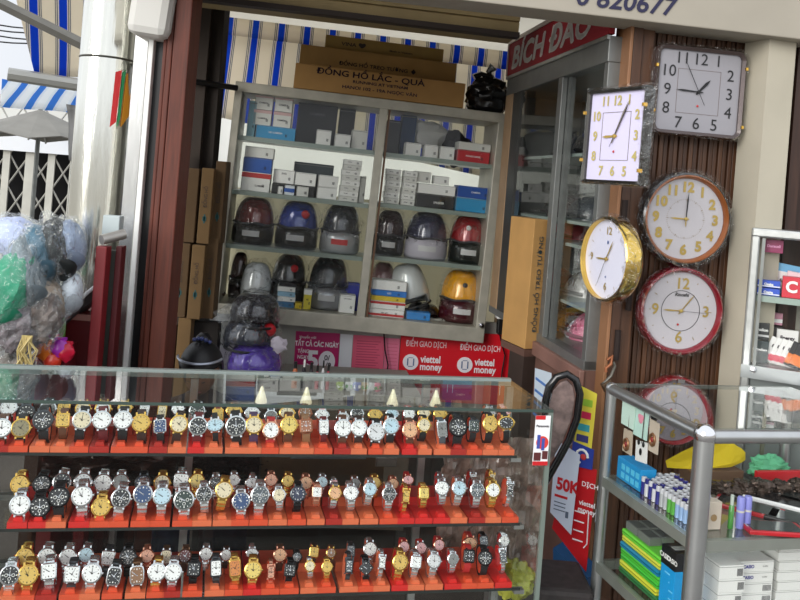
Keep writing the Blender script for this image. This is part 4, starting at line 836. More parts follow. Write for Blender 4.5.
b.add([(0, 0, 0), (.09, .02, .045), (.10, .0, -.03), (.03, -.03, -.04), (.12, .03, .01), (.05, .03, .03)], [(0, 3, 1), (3, 2, 1), (2, 4, 1), (0, 1, 5), (1, 4, 5)]); o = tag(obj('bag_corner', b, WRAPH, None, KD.at(a.x, .1, a.z), False), 'clear plastic bag corner sticking out left of stacked helmets', 'plastic bag'); o.modifiers.new('thickness', 'SOLIDIFY').thickness = .001
b = MB(); a = KD.hit(279, 344, 1, .05); b.blob((0, 0, 0), .035, .02, .03, 14, 9, .5, 7, 3); tag(obj('bag_knot', b, cloth('white_bag_plastic', rgb(222, 214, 224), .3), None, KD.at(a.x, .03, a.z) @ Matrix.Rotation(.6, 4, 'Y'), True), 'knotted white plastic bag end at right of stacked helmets', 'plastic bag')
a = KD.hit(207, 345, 1, .3); c = KD.hit(226, 345, 1, .3); tz = KD.hit(214, 318, 1, .3).z
carton('white upright carton left of the stacked helmets on the desk', a.x, c.x + .05, .3, .44, zd, tz, KD, W1, tex=('FAN', .02, -.2, .5))
cols = [((296, 362, 6), (190, 100, 40)), ((305, 360, 4), (30, 26, 30)), ((312, 363, 5), (28, 28, 32)), ((318, 366, 4), (190, 40, 60)), ((324, 361, 3), (220, 220, 220)), ((329, 365, 4), (170, 40, 60))]
nm = ['orange', 'tall black', 'short black', 'red', 'white', 'crimson']
for ((px, pt_, pw), col), n_ in zip(cols, nm):
    a = KD.hit(px, pt_, 1, .02); h_ = a.z - zd; r_ = pw * .0021
    t = thing('small_bottle', '%s small bottle on the desk in front of the magenta poster' % n_, 'bottle', KD.at(a.x, .03, zd), 'small bottles on the desk'); b = MB(); b.lathe([(r_, 0), (r_, h_ * .6), (r_ * .5, h_ * .75)], 12); obj('body', b, mat(*col, .3), t, smooth=True)
    b = MB(); b.lathe([(r_ * .55, h_ * .74), (r_ * .55, h_), (0, h_)], 12); obj('cap', b, mat(30, 30, 30, .4) if n_ != 'tall black' else WHITE, t, smooth=True)
for i, (px, col, n_) in enumerate(((343, (150, 180, 60), 'green and white'), (350, (225, 225, 225), 'white'), (359, (110, 130, 200), 'blue and white'), (367, (190, 170, 140), 'beige'), (373, (225, 225, 225), 'white and green'), (380, (220, 110, 140), 'pink and white'))):
    a = KD.hit(px, 367, 1, .03); t = thing('sweet_packet', '%s small packet on the desk below the pink notices' % n_, 'packet', KD.at(a.x, .03, zd) @ Matrix.Rotation(random.uniform(-.3, .3), 4, 'Y'), 'small packets on the desk')
    b = MB(); b.blob((0, 0, .022), .018, .01, .024, 12, 8, .2, 6, i); obj('pouch', b, mat(*col, .3), t, smooth=True)
    b = MB(); b.box(-.014, .014, -.009, -.008, .012, .026); obj('label_band', b, WHITE if i % 2 == 0 else mat(80, 150, 70), t)
# ---------------------------------------------------------------- long cardboard cartons standing at the left
def stand_box(lab, px0, px1, ptop, pbot, d, m_, mark=True, lean=0.0, top=None):
    pm = (ptop + pbot) / 2; a = P(px0, pm, d); b = P(px1, pm, d); zt_ = P((px0 + px1) / 2, ptop, d).z; zb_ = P((px0 + px1) / 2, pbot, d).z if top is None else top
    t = thing('tall_carton', lab, 'cardboard box', Matrix.Translation(((a.x + b.x) / 2, d, zb_)), 'long cardboard cartons stacked upright')
    h = (b.x - a.x) / 2 * .94; q = MB(); q.box(-h, h, 0, .1, 0, zt_ - zb_); obj('body', q, m_, t, bevel=.003)
    if mark:
        text('lettering', 'ĐỒNG HỒ', .022, DN2, t, 0, -.002, (zt_ - zb_) * .62, 'CENTER', 0, .9, rot=-math.pi / 2); q = MB(); q.box(-.008, .008, -.0015, 0, (zt_ - zb_) * .3, (zt_ - zb_) * .3 + .02); q.box(-.003, .003, -.0015, 0, (zt_ - zb_) * .3 - .01, (zt_ - zb_) * .3 + .03); obj('printed_mark', q, mat(40, 90, 90, .7), t)
    return t
c1, c2, c3 = mat(88, 66, 40, .85, 0, .1, 9), mat(112, 86, 52, .85, 0, .1, 9), mat(66, 48, 32, .85, 0, .1, 9)  # card browns darkened to carry the shadow of the door frame
zl = P(195, 372, 3.85).z
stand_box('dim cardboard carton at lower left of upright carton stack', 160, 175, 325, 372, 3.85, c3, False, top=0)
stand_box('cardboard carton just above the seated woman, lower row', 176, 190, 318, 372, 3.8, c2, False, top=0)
zq = P(183, 318, 3.8).z + .002
stand_box('brown carton left of the palest one, middle row of upright cartons', 173, 188, 243, 319, 3.8, c1, top=zq)
stand_box('palest cardboard carton with teal mark, middle row of upright cartons', 189, 203, 245, 319, 3.78, c2, top=zq)
stand_box('darker cardboard carton at right of the middle row near cabinet', 204, 216, 238, 322, 3.82, c1, top=zq)
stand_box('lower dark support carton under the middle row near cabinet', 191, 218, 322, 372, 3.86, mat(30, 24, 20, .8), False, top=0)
zq = P(190, 243, 3.8).z + .002
stand_box('wide brown cardboard carton at left of upper row', 182, 197, 168, 243, 3.8, c1, False, top=zq)
stand_box('pale cardboard carton with dark mark, upper row of upright cartons', 199, 212, 168, 239, 3.79, c2, top=zq)
stand_box('tall brown carton touching the cabinet, upper row', 213, 224, 161, 237, 3.83, c1, top=zq)
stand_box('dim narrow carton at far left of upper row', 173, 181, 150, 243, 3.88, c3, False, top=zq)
# long box leaning right of the cabinet
KJ = yaw(P(506, 280, 3.62), P(530, 280, 3.42) - P(506, 280, 3.62))
t = thing('clock_carton', 'long cardboard carton standing upright between wall cabinet and side cabinet', 'cardboard box', Matrix.Translation((0, 0, 0)) @ KJ.at(0, 0, P(515, 345, 3.5).z - KJ.o.z))
tz = P(515, 217, 3.5).z - P(515, 345, 3.5).z
w1 = (P(526, 280, 3.8) - P(501, 280, 3.9)).length; A_ = Vector((0, 0, 0)); B_ = KJ.I @ P(530, 280, 3.42); C_ = KJ.I @ P(546, 280, 3.46); D_ = KJ.I @ P(522, 280, 3.66)
q = MB(); q.hexa([(A_.x, A_.y, 0), (B_.x, B_.y, 0), (C_.x, C_.y, 0), (D_.x, D_.y, 0)], [(A_.x, A_.y, tz), (B_.x, B_.y, tz), (C_.x, C_.y, tz), (D_.x, D_.y, tz)]); obj('body', q, CARD, t, bevel=.003)
text('lettering', 'ĐỒNG HỒ TREO TƯỜNG', .028, mat(70, 90, 96, .7), t, 0, 0, 0, 'CENTER', .01, 1.2)
_l = t.children[-1]; _X = (C_ - B_).normalized(); _X.z = 0; _N = Vector((_X.y, -_X.x, 0)); _c = (B_ + C_) / 2 + _N * .003
_l.matrix_basis = Matrix(((0, -_N.x, _X.x * -1, _c.x), (0, -_N.y, _X.y * -1, _c.y), (1, 0, 0, tz * .5), (0, 0, 0, 1))) @ Matrix.Identity(4)
q = MB(); zp = P(515, 345, 3.5).z; A2 = A_.lerp(B_, .4); D2 = D_.lerp(C_, .4); q.hexa([(v.x, v.y, 0) for v in (A2, B_, C_, D2)], [(v.x, v.y, zp - .03) for v in (A2, B_, C_, D2)]); t = thing('pedestal', 'dark wooden pedestal under the upright clock carton', 'pedestal', KJ.at(0, 0, -KJ.o.z)); obj('body', q, mat(52, 40, 34, .6, 0, .2, 6), t)
q = MB(); q.hexa([(v.x, v.y, zp - .03) for v in (A_, B_, C_, D_)], [(v.x, v.y, zp - .002) for v in (A_, B_, C_, D_)]); obj('top', q, mat(96, 70, 60, .5), t)
# narrow cream wood post by the cabinet's right edge
q = P(515, 150, 4.45); b = MB(); b.box(-.03, .03, 0, .06, 0, 2.42); tag(obj('timber_post', b, mat(150, 118, 84, .6, 0, .15, 5), None, Matrix.Translation((q.x, q.y, 0))), 'light brown timber post behind the right edge of glass cabinet', 'post')
b = MB(); a_, b_ = P(504, 117, 4.33), P(516, 118, 4.4); b.tube([a_, b_], .014, 6); tag(obj('metal_bracket', b, BLACK), 'short black bracket at the upper right corner of glass cabinet', 'bracket')
# ---------------------------------------------------------------- seated woman behind the counter
def skin_body(name, verts, edges, radii, m_, parent, root=0, sub=2):
    me = bpy.data.meshes.new(name); me.from_pydata(verts, edges, []); me.materials.append(m_); o = bpy.data.objects.new(name, me); C.objects.link(o); o.parent = parent
    s = o.modifiers.new('skin', 'SKIN')
    for i, r_ in enumerate(radii): me.skin_vertices[0].data[i].radius = (r_, r_)
    me.skin_vertices[0].data[root].use_root = True
    ss = o.modifiers.new('smooth', 'SUBSURF'); ss.levels = sub; ss.render_levels = sub; s.use_smooth_shade = True
    return o
hp = P(202, 368, 3.38)
t = thing('person', 'woman in dark clothes seated low behind the counter, head bowed, silver headband', 'person', Matrix.Translation((hp.x, hp.y, 0)))
hz = hp.z - .005
SK = mat(150, 104, 82, .6)
V = [(0, .16, .42), (0, .15, .55), (0, .12, hz - .30), (0, .08, hz - .17), (0, .03, hz - .09),
     (-.16, .1, hz - .2), (-.22, .02, hz - .40), (-.12, -.16, hz - .48), (-.07, -.22, hz - .49),
     (.16, .1, hz - .2), (.22, .02, hz - .40), (.12, -.16, hz - .48), (.07, -.22, hz - .49),
     (-.1, .14, .42), (-.13, -.22, .44), (-.13, -.2, .06), (-.13, -.30, .04), (.1, .14, .42), (.13, -.22, .44), (.13, -.2, .06), (.13, -.30, .04)]
E = [(0, 1), (1, 2), (2, 3), (3, 4), (3, 5), (5, 6), (6, 7), (7, 8), (3, 9), (9, 10), (10, 11), (11, 12), (0, 13), (13, 14), (14, 15), (15, 16), (0, 17), (17, 18), (18, 19), (19, 20)]
R_ = [.13, .12, .12, .075, .045, .05, .04, .03, .028, .05, .04, .03, .028, .085, .065, .04, .035, .085, .065, .04, .035]
skin_body('body', V, E, R_, mat(52, 44, 50, .8), t)
hd = MB()
def headfn(u, v):
    th = 2 * math.pi * u; ph = math.pi * (v - .5); c_ = math.cos(ph); x = math.cos(th) * c_ * .074; y = math.sin(th) * c_ * .092; z = math.sin(ph) * .108
    if z < 0: x *= 1 + z * 2.2
    if y < 0 and abs(x) < .014 and -.05 < z < .01: y -= .014 * (1 - abs(x) / .014) * (1 - abs(z + .022) / .032 if abs(z + .022) < .032 else 0)
    return Vector((x, y, z))
hd.grid(headfn, 32, 24)
HM = Matrix.Translation((0, -.02, hz)) @ Matrix.Rotation(.38, 4, 'X') @ Matrix.Diagonal((.93, .93, .93, 1))
h_ = obj('head', hd, SK, t, HM, True)
for sx in (-1, 1):
    b = MB(); b.blob((sx * .028, -.083, .0), .011, .006, .003, 10, 6); obj('eye', b, mat(70, 50, 44, .4), h_, smooth=True)
    b = MB(); b.blob((sx * .074, .0, -.01), .008, .016, .028, 10, 8); obj('ear', b, SK, h_, smooth=True)
b = MB(); b.blob((0, -.078, -.052), .022, .008, .006, 12, 6); obj('mouth', b, mat(150, 80, 80, .5), h_, smooth=True)
b = MB()
def hair(u, v):
    th = 2 * math.pi * u; ph = math.pi * (v * .62 - .12); c_ = math.cos(ph); x = math.cos(th) * c_ * .092; y = math.sin(th) * c_ * .108 + .012; z = math.sin(ph) * .122 + .004
    if y < 0: z = max(z, .048 + (.092 - abs(x)) * .1)
    return Vector((x, y, z)) * (1 + .006 * math.sin(th * 31))
b.grid(hair, 64, 20); b.blob((0, .05, .115), .036, .036, .032, 18, 12, .12, 8, 4)
o = obj('hair', b, mat(16, 15, 18, .5, 0, .3, 40), h_, smooth=True)
b = MB(); b.tube([(math.cos(math.pi * (1.06 + .88 * i / 20)) * .093, math.sin(math.pi * (1.06 + .88 * i / 20)) * .103 + .008, .072 + .022 * math.sin(math.pi * i / 20)) for i in range(21)], .0055, 6); obj('headband', b, mat(170, 176, 190, .3, .5), h_, smooth=True, label='silver grey headband')
b = MB()
for i in range(5): b.blob((-.03 + i * .016, .02, .135 + .008 * math.sin(i)), .009, .009, .009, 8, 6)
obj('hair_clip', b, mat(60, 70, 120, .3), h_, smooth=True)
t2 = thing('stool', 'low plastic stool under the seated woman', 'stool', Matrix.Translation((hp.x, hp.y + .15, 0)))
b = MB(); b.lathe([(0, .30), (.16, .30), (.165, .285), (.15, .27)], 24); obj('seat', b, mat(40, 70, 150, .4), t2, smooth=True)
for k in range(4): b = MB(); an = math.pi / 4 + k * math.pi / 2; b.tube([(math.cos(an) * .12, math.sin(an) * .12, .28), (math.cos(an) * .16, math.sin(an) * .16, 0)], .014, 6); obj('leg', b, mat(40, 70, 150, .4), t2)
# ---------------------------------------------------------------- stuff in and behind the watch counter, seen between the shelves
def blobthing(name, lab, cat, M_, r3, m_, amp=.3, fr=7, seed=0, grp=None, zmin=-.8):
    b = MB(); b.blob((0, 0, 0), *r3, 34, 22, amp, fr, seed, zmin); return tag(obj(name, b, m_, None, M_, True), lab, cat, grp)
def crumple(M_, name, lab, w_, h_, col, seed):
    b = MB()
    def fn(u, v):
        p = Vector(((u - .5) * w_, 0, (v - .5) * h_)); n_ = noise.noise(Vector((u * 9, v * 9, seed))) * .03 + noise.noise(Vector((u * 22, v * 22, seed))) * .012
        return Vector((p.x, n_, p.z))
    b.grid(fn, 40, 24); o = tag(obj(name, b, col, None, M_, False), lab, 'plastic sheet'); o.modifiers.new('thickness', 'SOLIDIFY').thickness = .001; return o
yb = CD + .06
def kcp(px, py, y): return KC.hit(px, py, 1, y)
BR_ = mat(92, 66, 58, .3, 0, .5, 26, 0, .4, None, .5)
q = kcp(125, 470, yb); crumple(KC.at(q.x, yb + .01, q.z), 'brown_plastic_sheet', 'crumpled brown plastic behind the middle shelf at left', .42, .10, BR_, 1)
q = kcp(235, 472, yb); crumple(KC.at(q.x, yb + .01, q.z), 'dark_plastic_sheet', 'crumpled dark plastic behind the middle shelf, left of brown card', .26, .10, mat(60, 46, 48, .25, 0, .6, 30, 0, .5, None, .6), 4)
q = kcp(480, 500, yb); crumple(KC.at(q.x, CD - .03, q.z), 'clear_brown_wrapping', 'crumpled brownish plastic wrapping at right behind the shelves', (.30), .42, mat(132, 110, 100, .3, 0, .5, 22, 0, .5, None, .6), 7)
q = kcp(300, 470, CD - .03)
q = kcp(285, 472, yb); carton('brown corrugated card sheet behind middle shelf', q.x - .07, q.x + .28, yb, yb + .02, q.z - .06, q.z + .05, KC, mat(170, 142, 110, .8, 0, .1, 12), bars=False, name='card_sheet', cat='card sheet')
z_, ys_, _ = SH[1]
q = kcp(338, 463, CD - .05); 
t = thing('blue_packet', 'blue and white flat packet hanging behind the middle shelf', 'packet', KC.at(q.x, yb - .01, q.z)); b = MB(); b.box(-.115, .095, 0, .006, -.022, .02); obj('sheet', b, mat(200, 226, 240, .4), t); b = MB(); b.box(-.09, .075, -.003, 0, -.012, .017); obj('print', b, mat(30, 110, 190, .4), t); b = MB(); b.box(-.075, .05, -.005, -.003, -.002, .015); obj('dark_print', b, mat(30, 34, 44, .4), t)
q = kcp(385, 460, yb); carton('white flat sheet beside the blue packet behind middle shelf', q.x - .03, q.x + .03, yb - .02, yb - .015, q.z - .012, q.z + .012, KC, W1, bars=False)
q = kcp(520, 562, .24); blobthing('yellow_green_bag', 'yellowish green plastic bag low in the right corner of watch counter', 'plastic bag', KC.at(q.x - .03, .2, q.z - .03), (.05, .05, .05), mat(150, 150, 50, .35, 0, .5, 12, 0, .4, None, .5), .35, 8, 5)
q = kcp(170, 545, yb); 
t = thing('blue_jeans', 'dark blue jeans cloth seen behind the bottom shelf at left', 'cloth', KC.at(q.x, yb + .03, q.z)); b = MB(); b.grid(lambda u, v: Vector(((u - .5) * .10, .01 * math.sin(u * 9), (v - .5) * .3)), 12, 8); o = obj('cloth', b, mat(70, 90, 130, .8, 0, .2, 20), t, smooth=True); o.modifiers.new('t', 'SOLIDIFY').thickness = .004
b = MB(); b.grid(lambda u, v: Vector(((u - .5) * .09 + .16, .01 * math.sin(u * 7), (v - .5) * .3)), 12, 8); o = obj('cloth', b, mat(40, 50, 80, .8, 0, .2, 20), t, smooth=True); o.modifiers.new('t', 'SOLIDIFY').thickness = .004
# sticker card on the glass
q = kcp(541, 440, -.002); t = thing('battery_advert_card', 'small battery advert card stuck on the right end of the counter glass', 'sticker', KC.at(q.x, -.006, q.z))
b = MB(); b.box(-.020, .020, 0, .001, -.062, .062); obj('card', b, mat(236, 236, 236, .4), t)
b = MB(); b.box(-.020, .006, -.0008, 0, .052, .062); obj('red_band', b, mat(196, 30, 36, .4), t); b = MB(); b.box(-.020, .020, -.0008, 0, -.062, -.052); obj('red_band', b, mat(196, 30, 36, .4), t)
text('lettering', 'Panasonic', .0085, INK, t, 0, -.001, .036, 'CENTER', .03)
b = MB(); b.lathe([(0, -.001), (.016, -.001), (.016, 0)], 20, 'Y', Matrix.Translation((.002, 0, -.005))); obj('picture', b, mat(214, 60, 50, .4), t); b = MB(); b.box(-.012, -.004, -.0015, 0, -.02, .014); b.box(.0, .008, -.0015, 0, -.024, .006); obj('battery_print', b, mat(60, 80, 160, .4), t); b = MB(); b.box(-.018, .0, -.0015, 0, -.05, -.03); b.box(.004, .018, -.0015, 0, -.046, -.026); obj('pack_print', b, mat(90, 40, 40, .4), t)
q = P(30, 371, 2.22); t = thing('price_tag_strip', 'small white and red tag on the back rail at far left', 'tag', Matrix.Translation(q)); b = MB(); b.box(-.025, .025, 0, .003, -.008, .010); obj('tag', b, WHITE, t); b = MB(); b.box(-.01, .027, -.001, 0, .0, .004); obj('stripe', b, RB, t)
# added glowing cones imitating bright reflections in the glass top
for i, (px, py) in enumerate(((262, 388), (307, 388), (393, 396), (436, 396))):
    q = KC.hit(px, py, 1, .22); t = thing('reflection_cone', ('bright cone spotlight, %s from left under the counter glass' % ORD[i + 1]), 'spotlight', KC.at(q.x, .22, min(q.z, -.03)), 'cone spotlights under the counter top')
    b = MB(); b.lathe([(.003, .024), (.005, .018), (.016, -.016), (.0155, -.018), (.003, .012)], 18); obj('glow_cone', b, mat(235, 224, 190, .25, .3, 0, 8, .6), t, smooth=True)
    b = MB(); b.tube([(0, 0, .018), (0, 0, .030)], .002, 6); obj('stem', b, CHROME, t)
# ================================================================ side cabinet with the shop sign
def sh(px, py, y=0.0): return KS.hit(px, py, 1, y)
SX1 = (KS.o.y - 2.93) / -KS.X.y
zs_top = sh(508, 50).z; z_h0 = 0.0; z_gt = (sh(521, 91).z + sh(563, 77).z) / 2
z_bot = sh(552, 352).z; z_b2 = sh(600, 378).z; ZB = (z_bot + z_b2) / 2
side = thing('side_cabinet', 'tall aluminium and glass side cabinet of wrapped helmets beneath the red name sign', 'display cabinet', KS.at(0, 0, -KS.o.z))
kz2 = KS.o.z
def sb(name, x0, x1, y0, y1, z0, z1, mt, **k):
    m_ = MB(); m_.box(x0, x1, y0, y1, z0 + kz2, z1 + kz2); return obj(name, m_, mt, side, **k)
AL2 = mat(128, 130, 128, .38, .6, .1, 12)
SD = .40
sb('header_rail', 0, SX1, -.004, SD, z_gt, .012, AL2, bevel=.003)
sb('header_lip', 0, SX1, -.012, .0, .0, .014, ALU)
q0 = sh(513, 200).x; sb('far_panel', .0, .02, .04, SD, ZB, z_gt, AL2); sb('door_frame', sh(519, 120).x * .5, sh(519, 120).x, 0, .03, ZB, z_gt, mat(64, 64, 62, .5, .3)); sb('far_stile', .0, sh(519, 120).x * .5, -.003, .035, ZB, z_gt, mat(156, 128, 98, .6, 0, .15, 6), bevel=.002, label='pale wooden far edge')
qa, qb = sh(559, 84).x, sh(568, 80).x; sb('door_stile', qa, qa + .05, -.003, .02, ZB, z_gt, AL2, bevel=.002); sb('inner_stile', qa + .055, qa + .09, .02, .04, ZB, z_gt, ALUD)
sb('near_stile', SX1 - .035, SX1, 0, SD, ZB, z_gt, AL2, bevel=.002)
sb('bottom_rail', 0, SX1, -.004, SD, ZB, ZB + .03, AL2); sb('left_door_glass', .02, qa + .05, .006, .010, ZB + .03, z_gt, GLASS); sb('right_door_glass', qa, SX1 - .03, .024, .028, ZB + .03, z_gt, GLASS)
XB = sh(513, 365).x; sb('base', XB, SX1, .0, SD, -kz2, ZB, mat(112, 82, 72, .5, 0, .25, 6), label='reddish brown wooden base'); sb('base_molding', XB, SX1 + .01, -.02, .0, ZB - .055, ZB, mat(128, 94, 84, .5, 0, .2, 6), bevel=.004)
zsv = [sh(585, 150).z, sh(570, 180).z, (sh(570, 243).z), (sh(570, 300).z)]
zsv = [z_gt - .30, z_gt - .56, sh(560, 243).z, sh(560, 303).z]
for z in zsv: sb('shelf', .02, SX1 - .03, .05, SD - .02, z - .012, z, mat(150, 164, 158, .3, .2))
sb('back_panel', .02, SX1 - .03, SD - .02, SD - .01, ZB, z_gt, glass('grey_back_glass', (.55, .56, .55), 1.45, .1, .12))
# red sign on the header
signh = sh(508, 50).z
t = thing('shop_name_sign', 'red shop name sign with white lettering above the side cabinet', 'sign', KS.at(.0, -.006, .018))
b = MB(); b.box(-.005, SX1, 0, .02, 0, signh); obj('board', b, mat(140, 16, 30, .75), t)
b = MB(); b.box(-.008, SX1, -.006, .022, signh, signh + .018); b.box(-.008, .004, -.006, .022, 0, signh); obj('trim', b, mat(176, 160, 150, .4, .3), t)
Lt = mat(226, 220, 214, .4)
a = sh(511, 68).x; e = sh(555, 40).x
text('lettering', 'BÍCH ĐÀO', signh * .92, Lt, t, .07, -.003, signh * .45, 'LEFT', .035, 1.55, .18)
# goods in the side cabinet
def sblob(px, py, lab, r3, col, cat='helmet', seed=0, wrap=False, y=.2):
    q = sh(px, py, y); zz = q.z
    lv_ = max([z for z in zsv + [ZB + .03] if z < zz + .02] or [ZB + .03])
    t = thing('plastic_wrapped_helmet' if cat == 'helmet' else 'baseball_cap', lab, cat, KS.at(q.x, y, lv_ + .001), 'wrapped goods in the side cabinet')
    b = MB(); b.blob((0, 0, 0), *r3, 22, 14, .05, 6, seed, 0); obj('shell', b, mat(*col, .35, 0, .1, 12, 0, .4), t, smooth=True)
    b = MB(); b.blob((0, 0, r3[2] * .42), r3[0] * 1.15, r3[1] * 1.15, r3[2] * .72, 22, 14, .22, 8, seed + 3, -.58); obj('plastic_wrap', b, WRAP, t, smooth=True)
    if r3[2] > .05: b = MB(); b.tube([(-r3[0] * .9, -r3[1] * .5, .012), (-r3[0] * .5, -r3[1] * 1.1, .02), (r3[0] * .5, -r3[1] * 1.1, .02), (r3[0] * .9, -r3[1] * .5, .012)], .008, 6); obj('peak', b, mat(*[int(c * .6) for c in col], .4), t, smooth=True)
    return t
for i, (px, py, r3, col, lab) in enumerate([
    (575, 240, (.1, .1, .1), (176, 60, 66), 'red wrapped helmet on the middle shelf of side cabinet'), (590, 215, (.1, .1, .1), (40, 50, 60), 'dark wrapped helmet on upper shelf, near end of side cabinet'), (588, 262, (.09, .09, .1), (190, 190, 188), 'pale wrapped helmet behind the oval gold clock'),
    (556, 275, (.09, .09, .08), (190, 120, 120), 'pinkish wrapped helmet low in far part of side cabinet'), (558, 295, (.1, .1, .09), (80, 150, 130), 'teal wrapped helmet low in far part of side cabinet'), (574, 298, (.09, .09, .09), (90, 70, 60), 'brown wrapped helmet beside the teal one'),
    (573, 350, (.09, .1, .1), (214, 150, 60), 'yellow and white wrapped cap at the bottom of side cabinet'), (588, 362, (.08, .1, .09), (214, 214, 224), 'white wrapped cap with blue spot at the bottom of side cabinet'), (594, 335, (.08, .1, .12), (200, 110, 140), 'pink wrapped cap at near bottom of side cabinet'), (556, 330, (.09, .1, .1), (50, 50, 54), 'black wrapped helmet at the far bottom of side cabinet'),
    (573, 165, (.1, .1, .1), (70, 60, 60), 'dark brown wrapped helmet high in side cabinet'), (580, 130, (.1, .1, .1), (50, 54, 60), 'black wrapped helmet on the highest shelf near square clock'), (600, 110, (.1, .1, .12), (60, 60, 64), 'charcoal wrapped helmet at top behind square clock'), (535, 170, (.09, .1, .1), (40, 40, 44), 'black wrapped helmet high in far part of side cabinet'), (532, 205, (.09, .1, .1), (60, 64, 60), 'grey wrapped helmet on upper shelf in far part')]):
    sblob(px, py, lab, r3, col, 'helmet' if 'helmet' in lab else 'cap', i)
# notice and posters on the base
def sheet_on(F, name, lab, cat, quad, m_, y=-.024, th=.002):
    pts = [F.hit(px, py, 1, y) for px, py in quad]; c_ = sum(pts, Vector()) / len(pts)
    t = thing(name, lab, cat, F.at(c_.x, c_.y, c_.z)); b = MB(); n = len(pts)
    vs = [(p.x - c_.x, 0, p.z - c_.z) for p in pts]; vs += [(x, th, z) for x, _, z in vs]
    b.add(vs, [tuple(range(n)), tuple(range(n, 2 * n))[::-1]] + [(i, i + n, (i + 1) % n + n, (i + 1) % n) for i in range(n)]); obj('sheet', b, m_, t); return t, [(p.x - c_.x, p.z - c_.z) for p in pts]
t, pp = sheet_on(KS, 'notice_paper', 'blue and white notice paper on the side cabinet base', 'notice', [(535, 368), (551, 373), (551, 412), (534, 396)], mat(214, 228, 240, .5))
b = MB()
for i in range(4): 
    z = pp[0][1] - .03 - i * .045; b.box(pp[0][0] + .02, pp[1][0] - .02, -.001, 0, z - .010, z)
obj('blue_bars', b, mat(80, 130, 200, .5), t)
# posters hanging from the folding door edge
KF = yaw(P(552, 480, 2.80), P(602, 480, 2.70) - P(552, 480, 2.80))
t, pp = sheet_on(KF, 'yellow_advert_strip', 'colourful yellow advert strip with small pictures beside the chair back', 'poster', [(581, 386), (597, 394), (590, 462), (573, 452)], mat(222, 206, 70, .45), 0)
zt_ = pp[0][1]
for i, (col, dz_) in enumerate((((150, 190, 60), .03), ((200, 40, 80), .07), ((60, 160, 170), .11), ((60, 60, 120), .145))):
    b = MB(); x = pp[0][0] + (pp[3][0] - pp[0][0]) * dz_ / (pp[0][1] - pp[3][1]); b.box(x + .005, x + .045, -.001, 0, zt_ - dz_ - .03, zt_ - dz_ - .008); obj('picture', b, mat(*col, .4), t)
t, pp = sheet_on(KF, 'blue_advert_square', 'blue advert square with white swirl below the yellow strip', 'poster', [(573, 441), (594, 450), (592, 470), (570, 465)], mat(40, 60, 150, .4), -.004)
b = MB(); b.tube([(math.cos(k * .5) * .02, -.002, math.sin(k * .5) * .022) for k in range(10)], .004, 6); obj('white_swirl', b, WHITE, t); b = MB(); b.blob((.005, -.003, 0), .01, .003, .01, 10, 6); obj('red_dot', b, RB, t)
t, pp = sheet_on(KF, 'red_service_poster', 'tall red service poster hanging right of the chair', 'poster', [(566, 462), (597, 470), (586, 572), (552, 528)], mat(196, 22, 32, .4), .004)
text('lettering', 'DỊCH', .022, PW, t, .045, -.002, pp[1][1] - .055, 'CENTER', .01); text('lettering', 'viettel', .022, PW, t, .04, -.002, pp[1][1] - .115, 'CENTER', .02); text('lettering', 'money', .022, PW, t, .04, -.002, pp[1][1] - .137, 'CENTER', .02)
b = MB(); b.tube([(.048, -.002, -.0), (.05, -.002, -.10), (.04, -.002, -.115)], .002, 5)
for i in range(4): b.box(.0, .035, -.002, -.001, -.01 - i * .03, -.006 - i * .03)
obj('white_lines', b, PW, t)
t, pp = sheet_on(KF, 'price_sheet', 'white sheet with big red 50K hanging over the red poster', 'poster', [(556, 440), (580, 455), (571, 535), (550, 512)], mat(206, 212, 228, .4), -.012)
text('lettering', '50K', .052, mat(196, 24, 36, .4), t, .012, -.002, .0, 'CENTER', .04, .9); b = MB(); b.box(-.03, .015, -.001, 0, -.042, -.034); obj('red_dash', b, mat(196, 24, 36, .4), t); b = MB(); b.box(.012, .022, -.001, 0, -.10, -.08); [b.box(-.03, .01, -.001, 0, -.06 - i * .012, -.057 - i * .012) for i in range(3)]; obj('fine_print', b, mat(90, 100, 120, .5), t)
t, pp = sheet_on(KF, 'blue_striped_box', 'blue striped carton low beneath the red poster', 'carton', [(553, 548), (588, 578), (580, 600), (553, 600)], mat(40, 90, 140, .4), .03, .1)
b = MB(); [b.tube([(-.05, -.001, .03 - i * .02), (.06, -.001, -.03 - i * .02)], .002, 4) for i in range(4)]; obj('pale_lines', b, mat(120, 170, 210, .4), t)
# ---------------------------------------------------------------- wooden door frame boards and slatted door
JW = thing('wooden_jamb', 'brown wooden door jamb boards with padlock right of the side cabinet', 'door jamb', KP.at(0, 0, -KP.o.z))
def jb(name, x0, x1, y0, y1, mt, **k):
    b = MB(); b.box(x0, x1, y0, y1, 0, 2.5); return obj(name, b, mt, JW, bevel=.003, **k)
x_ = lambda px, y=0: KP.hit(px, 200, 1, y).x
jb('edge_board', x_(613.5), x_(617), -.035, .1, mat(140, 98, 66, .5, 0, .15, 5), label='pale raw edge board')
jb('jamb_board', x_(617.5), x_(627), -.03, .1, WOOD); jb('jamb_board', x_(628), x_(640), -.015, .1, WOODL)
q = KP.hit(609, 345, 1, -.062); b = MB()
def px_part(name, pts, r_, m_, y=-.07, **k):
    b = MB(); b.tube([Vector((KP.hit(x, yy, 1, y).x, y, KP.hit(x, yy, 1, y).z + KP.o.z)) for x, yy in pts], r_, 8); return obj(name, b, m_, JW, smooth=True, **k)
px_part('hasp_ring', [(607, 360), (612, 356), (611, 364), (606, 368), (606, 372)], .006, mat(150, 92, 60, .5, .5), label='rusty hasp ring')
px_part('padlock_shackle', [(603, 384), (611, 376), (615, 366), (613, 362)], .005, mat(120, 116, 108, .4, .8))
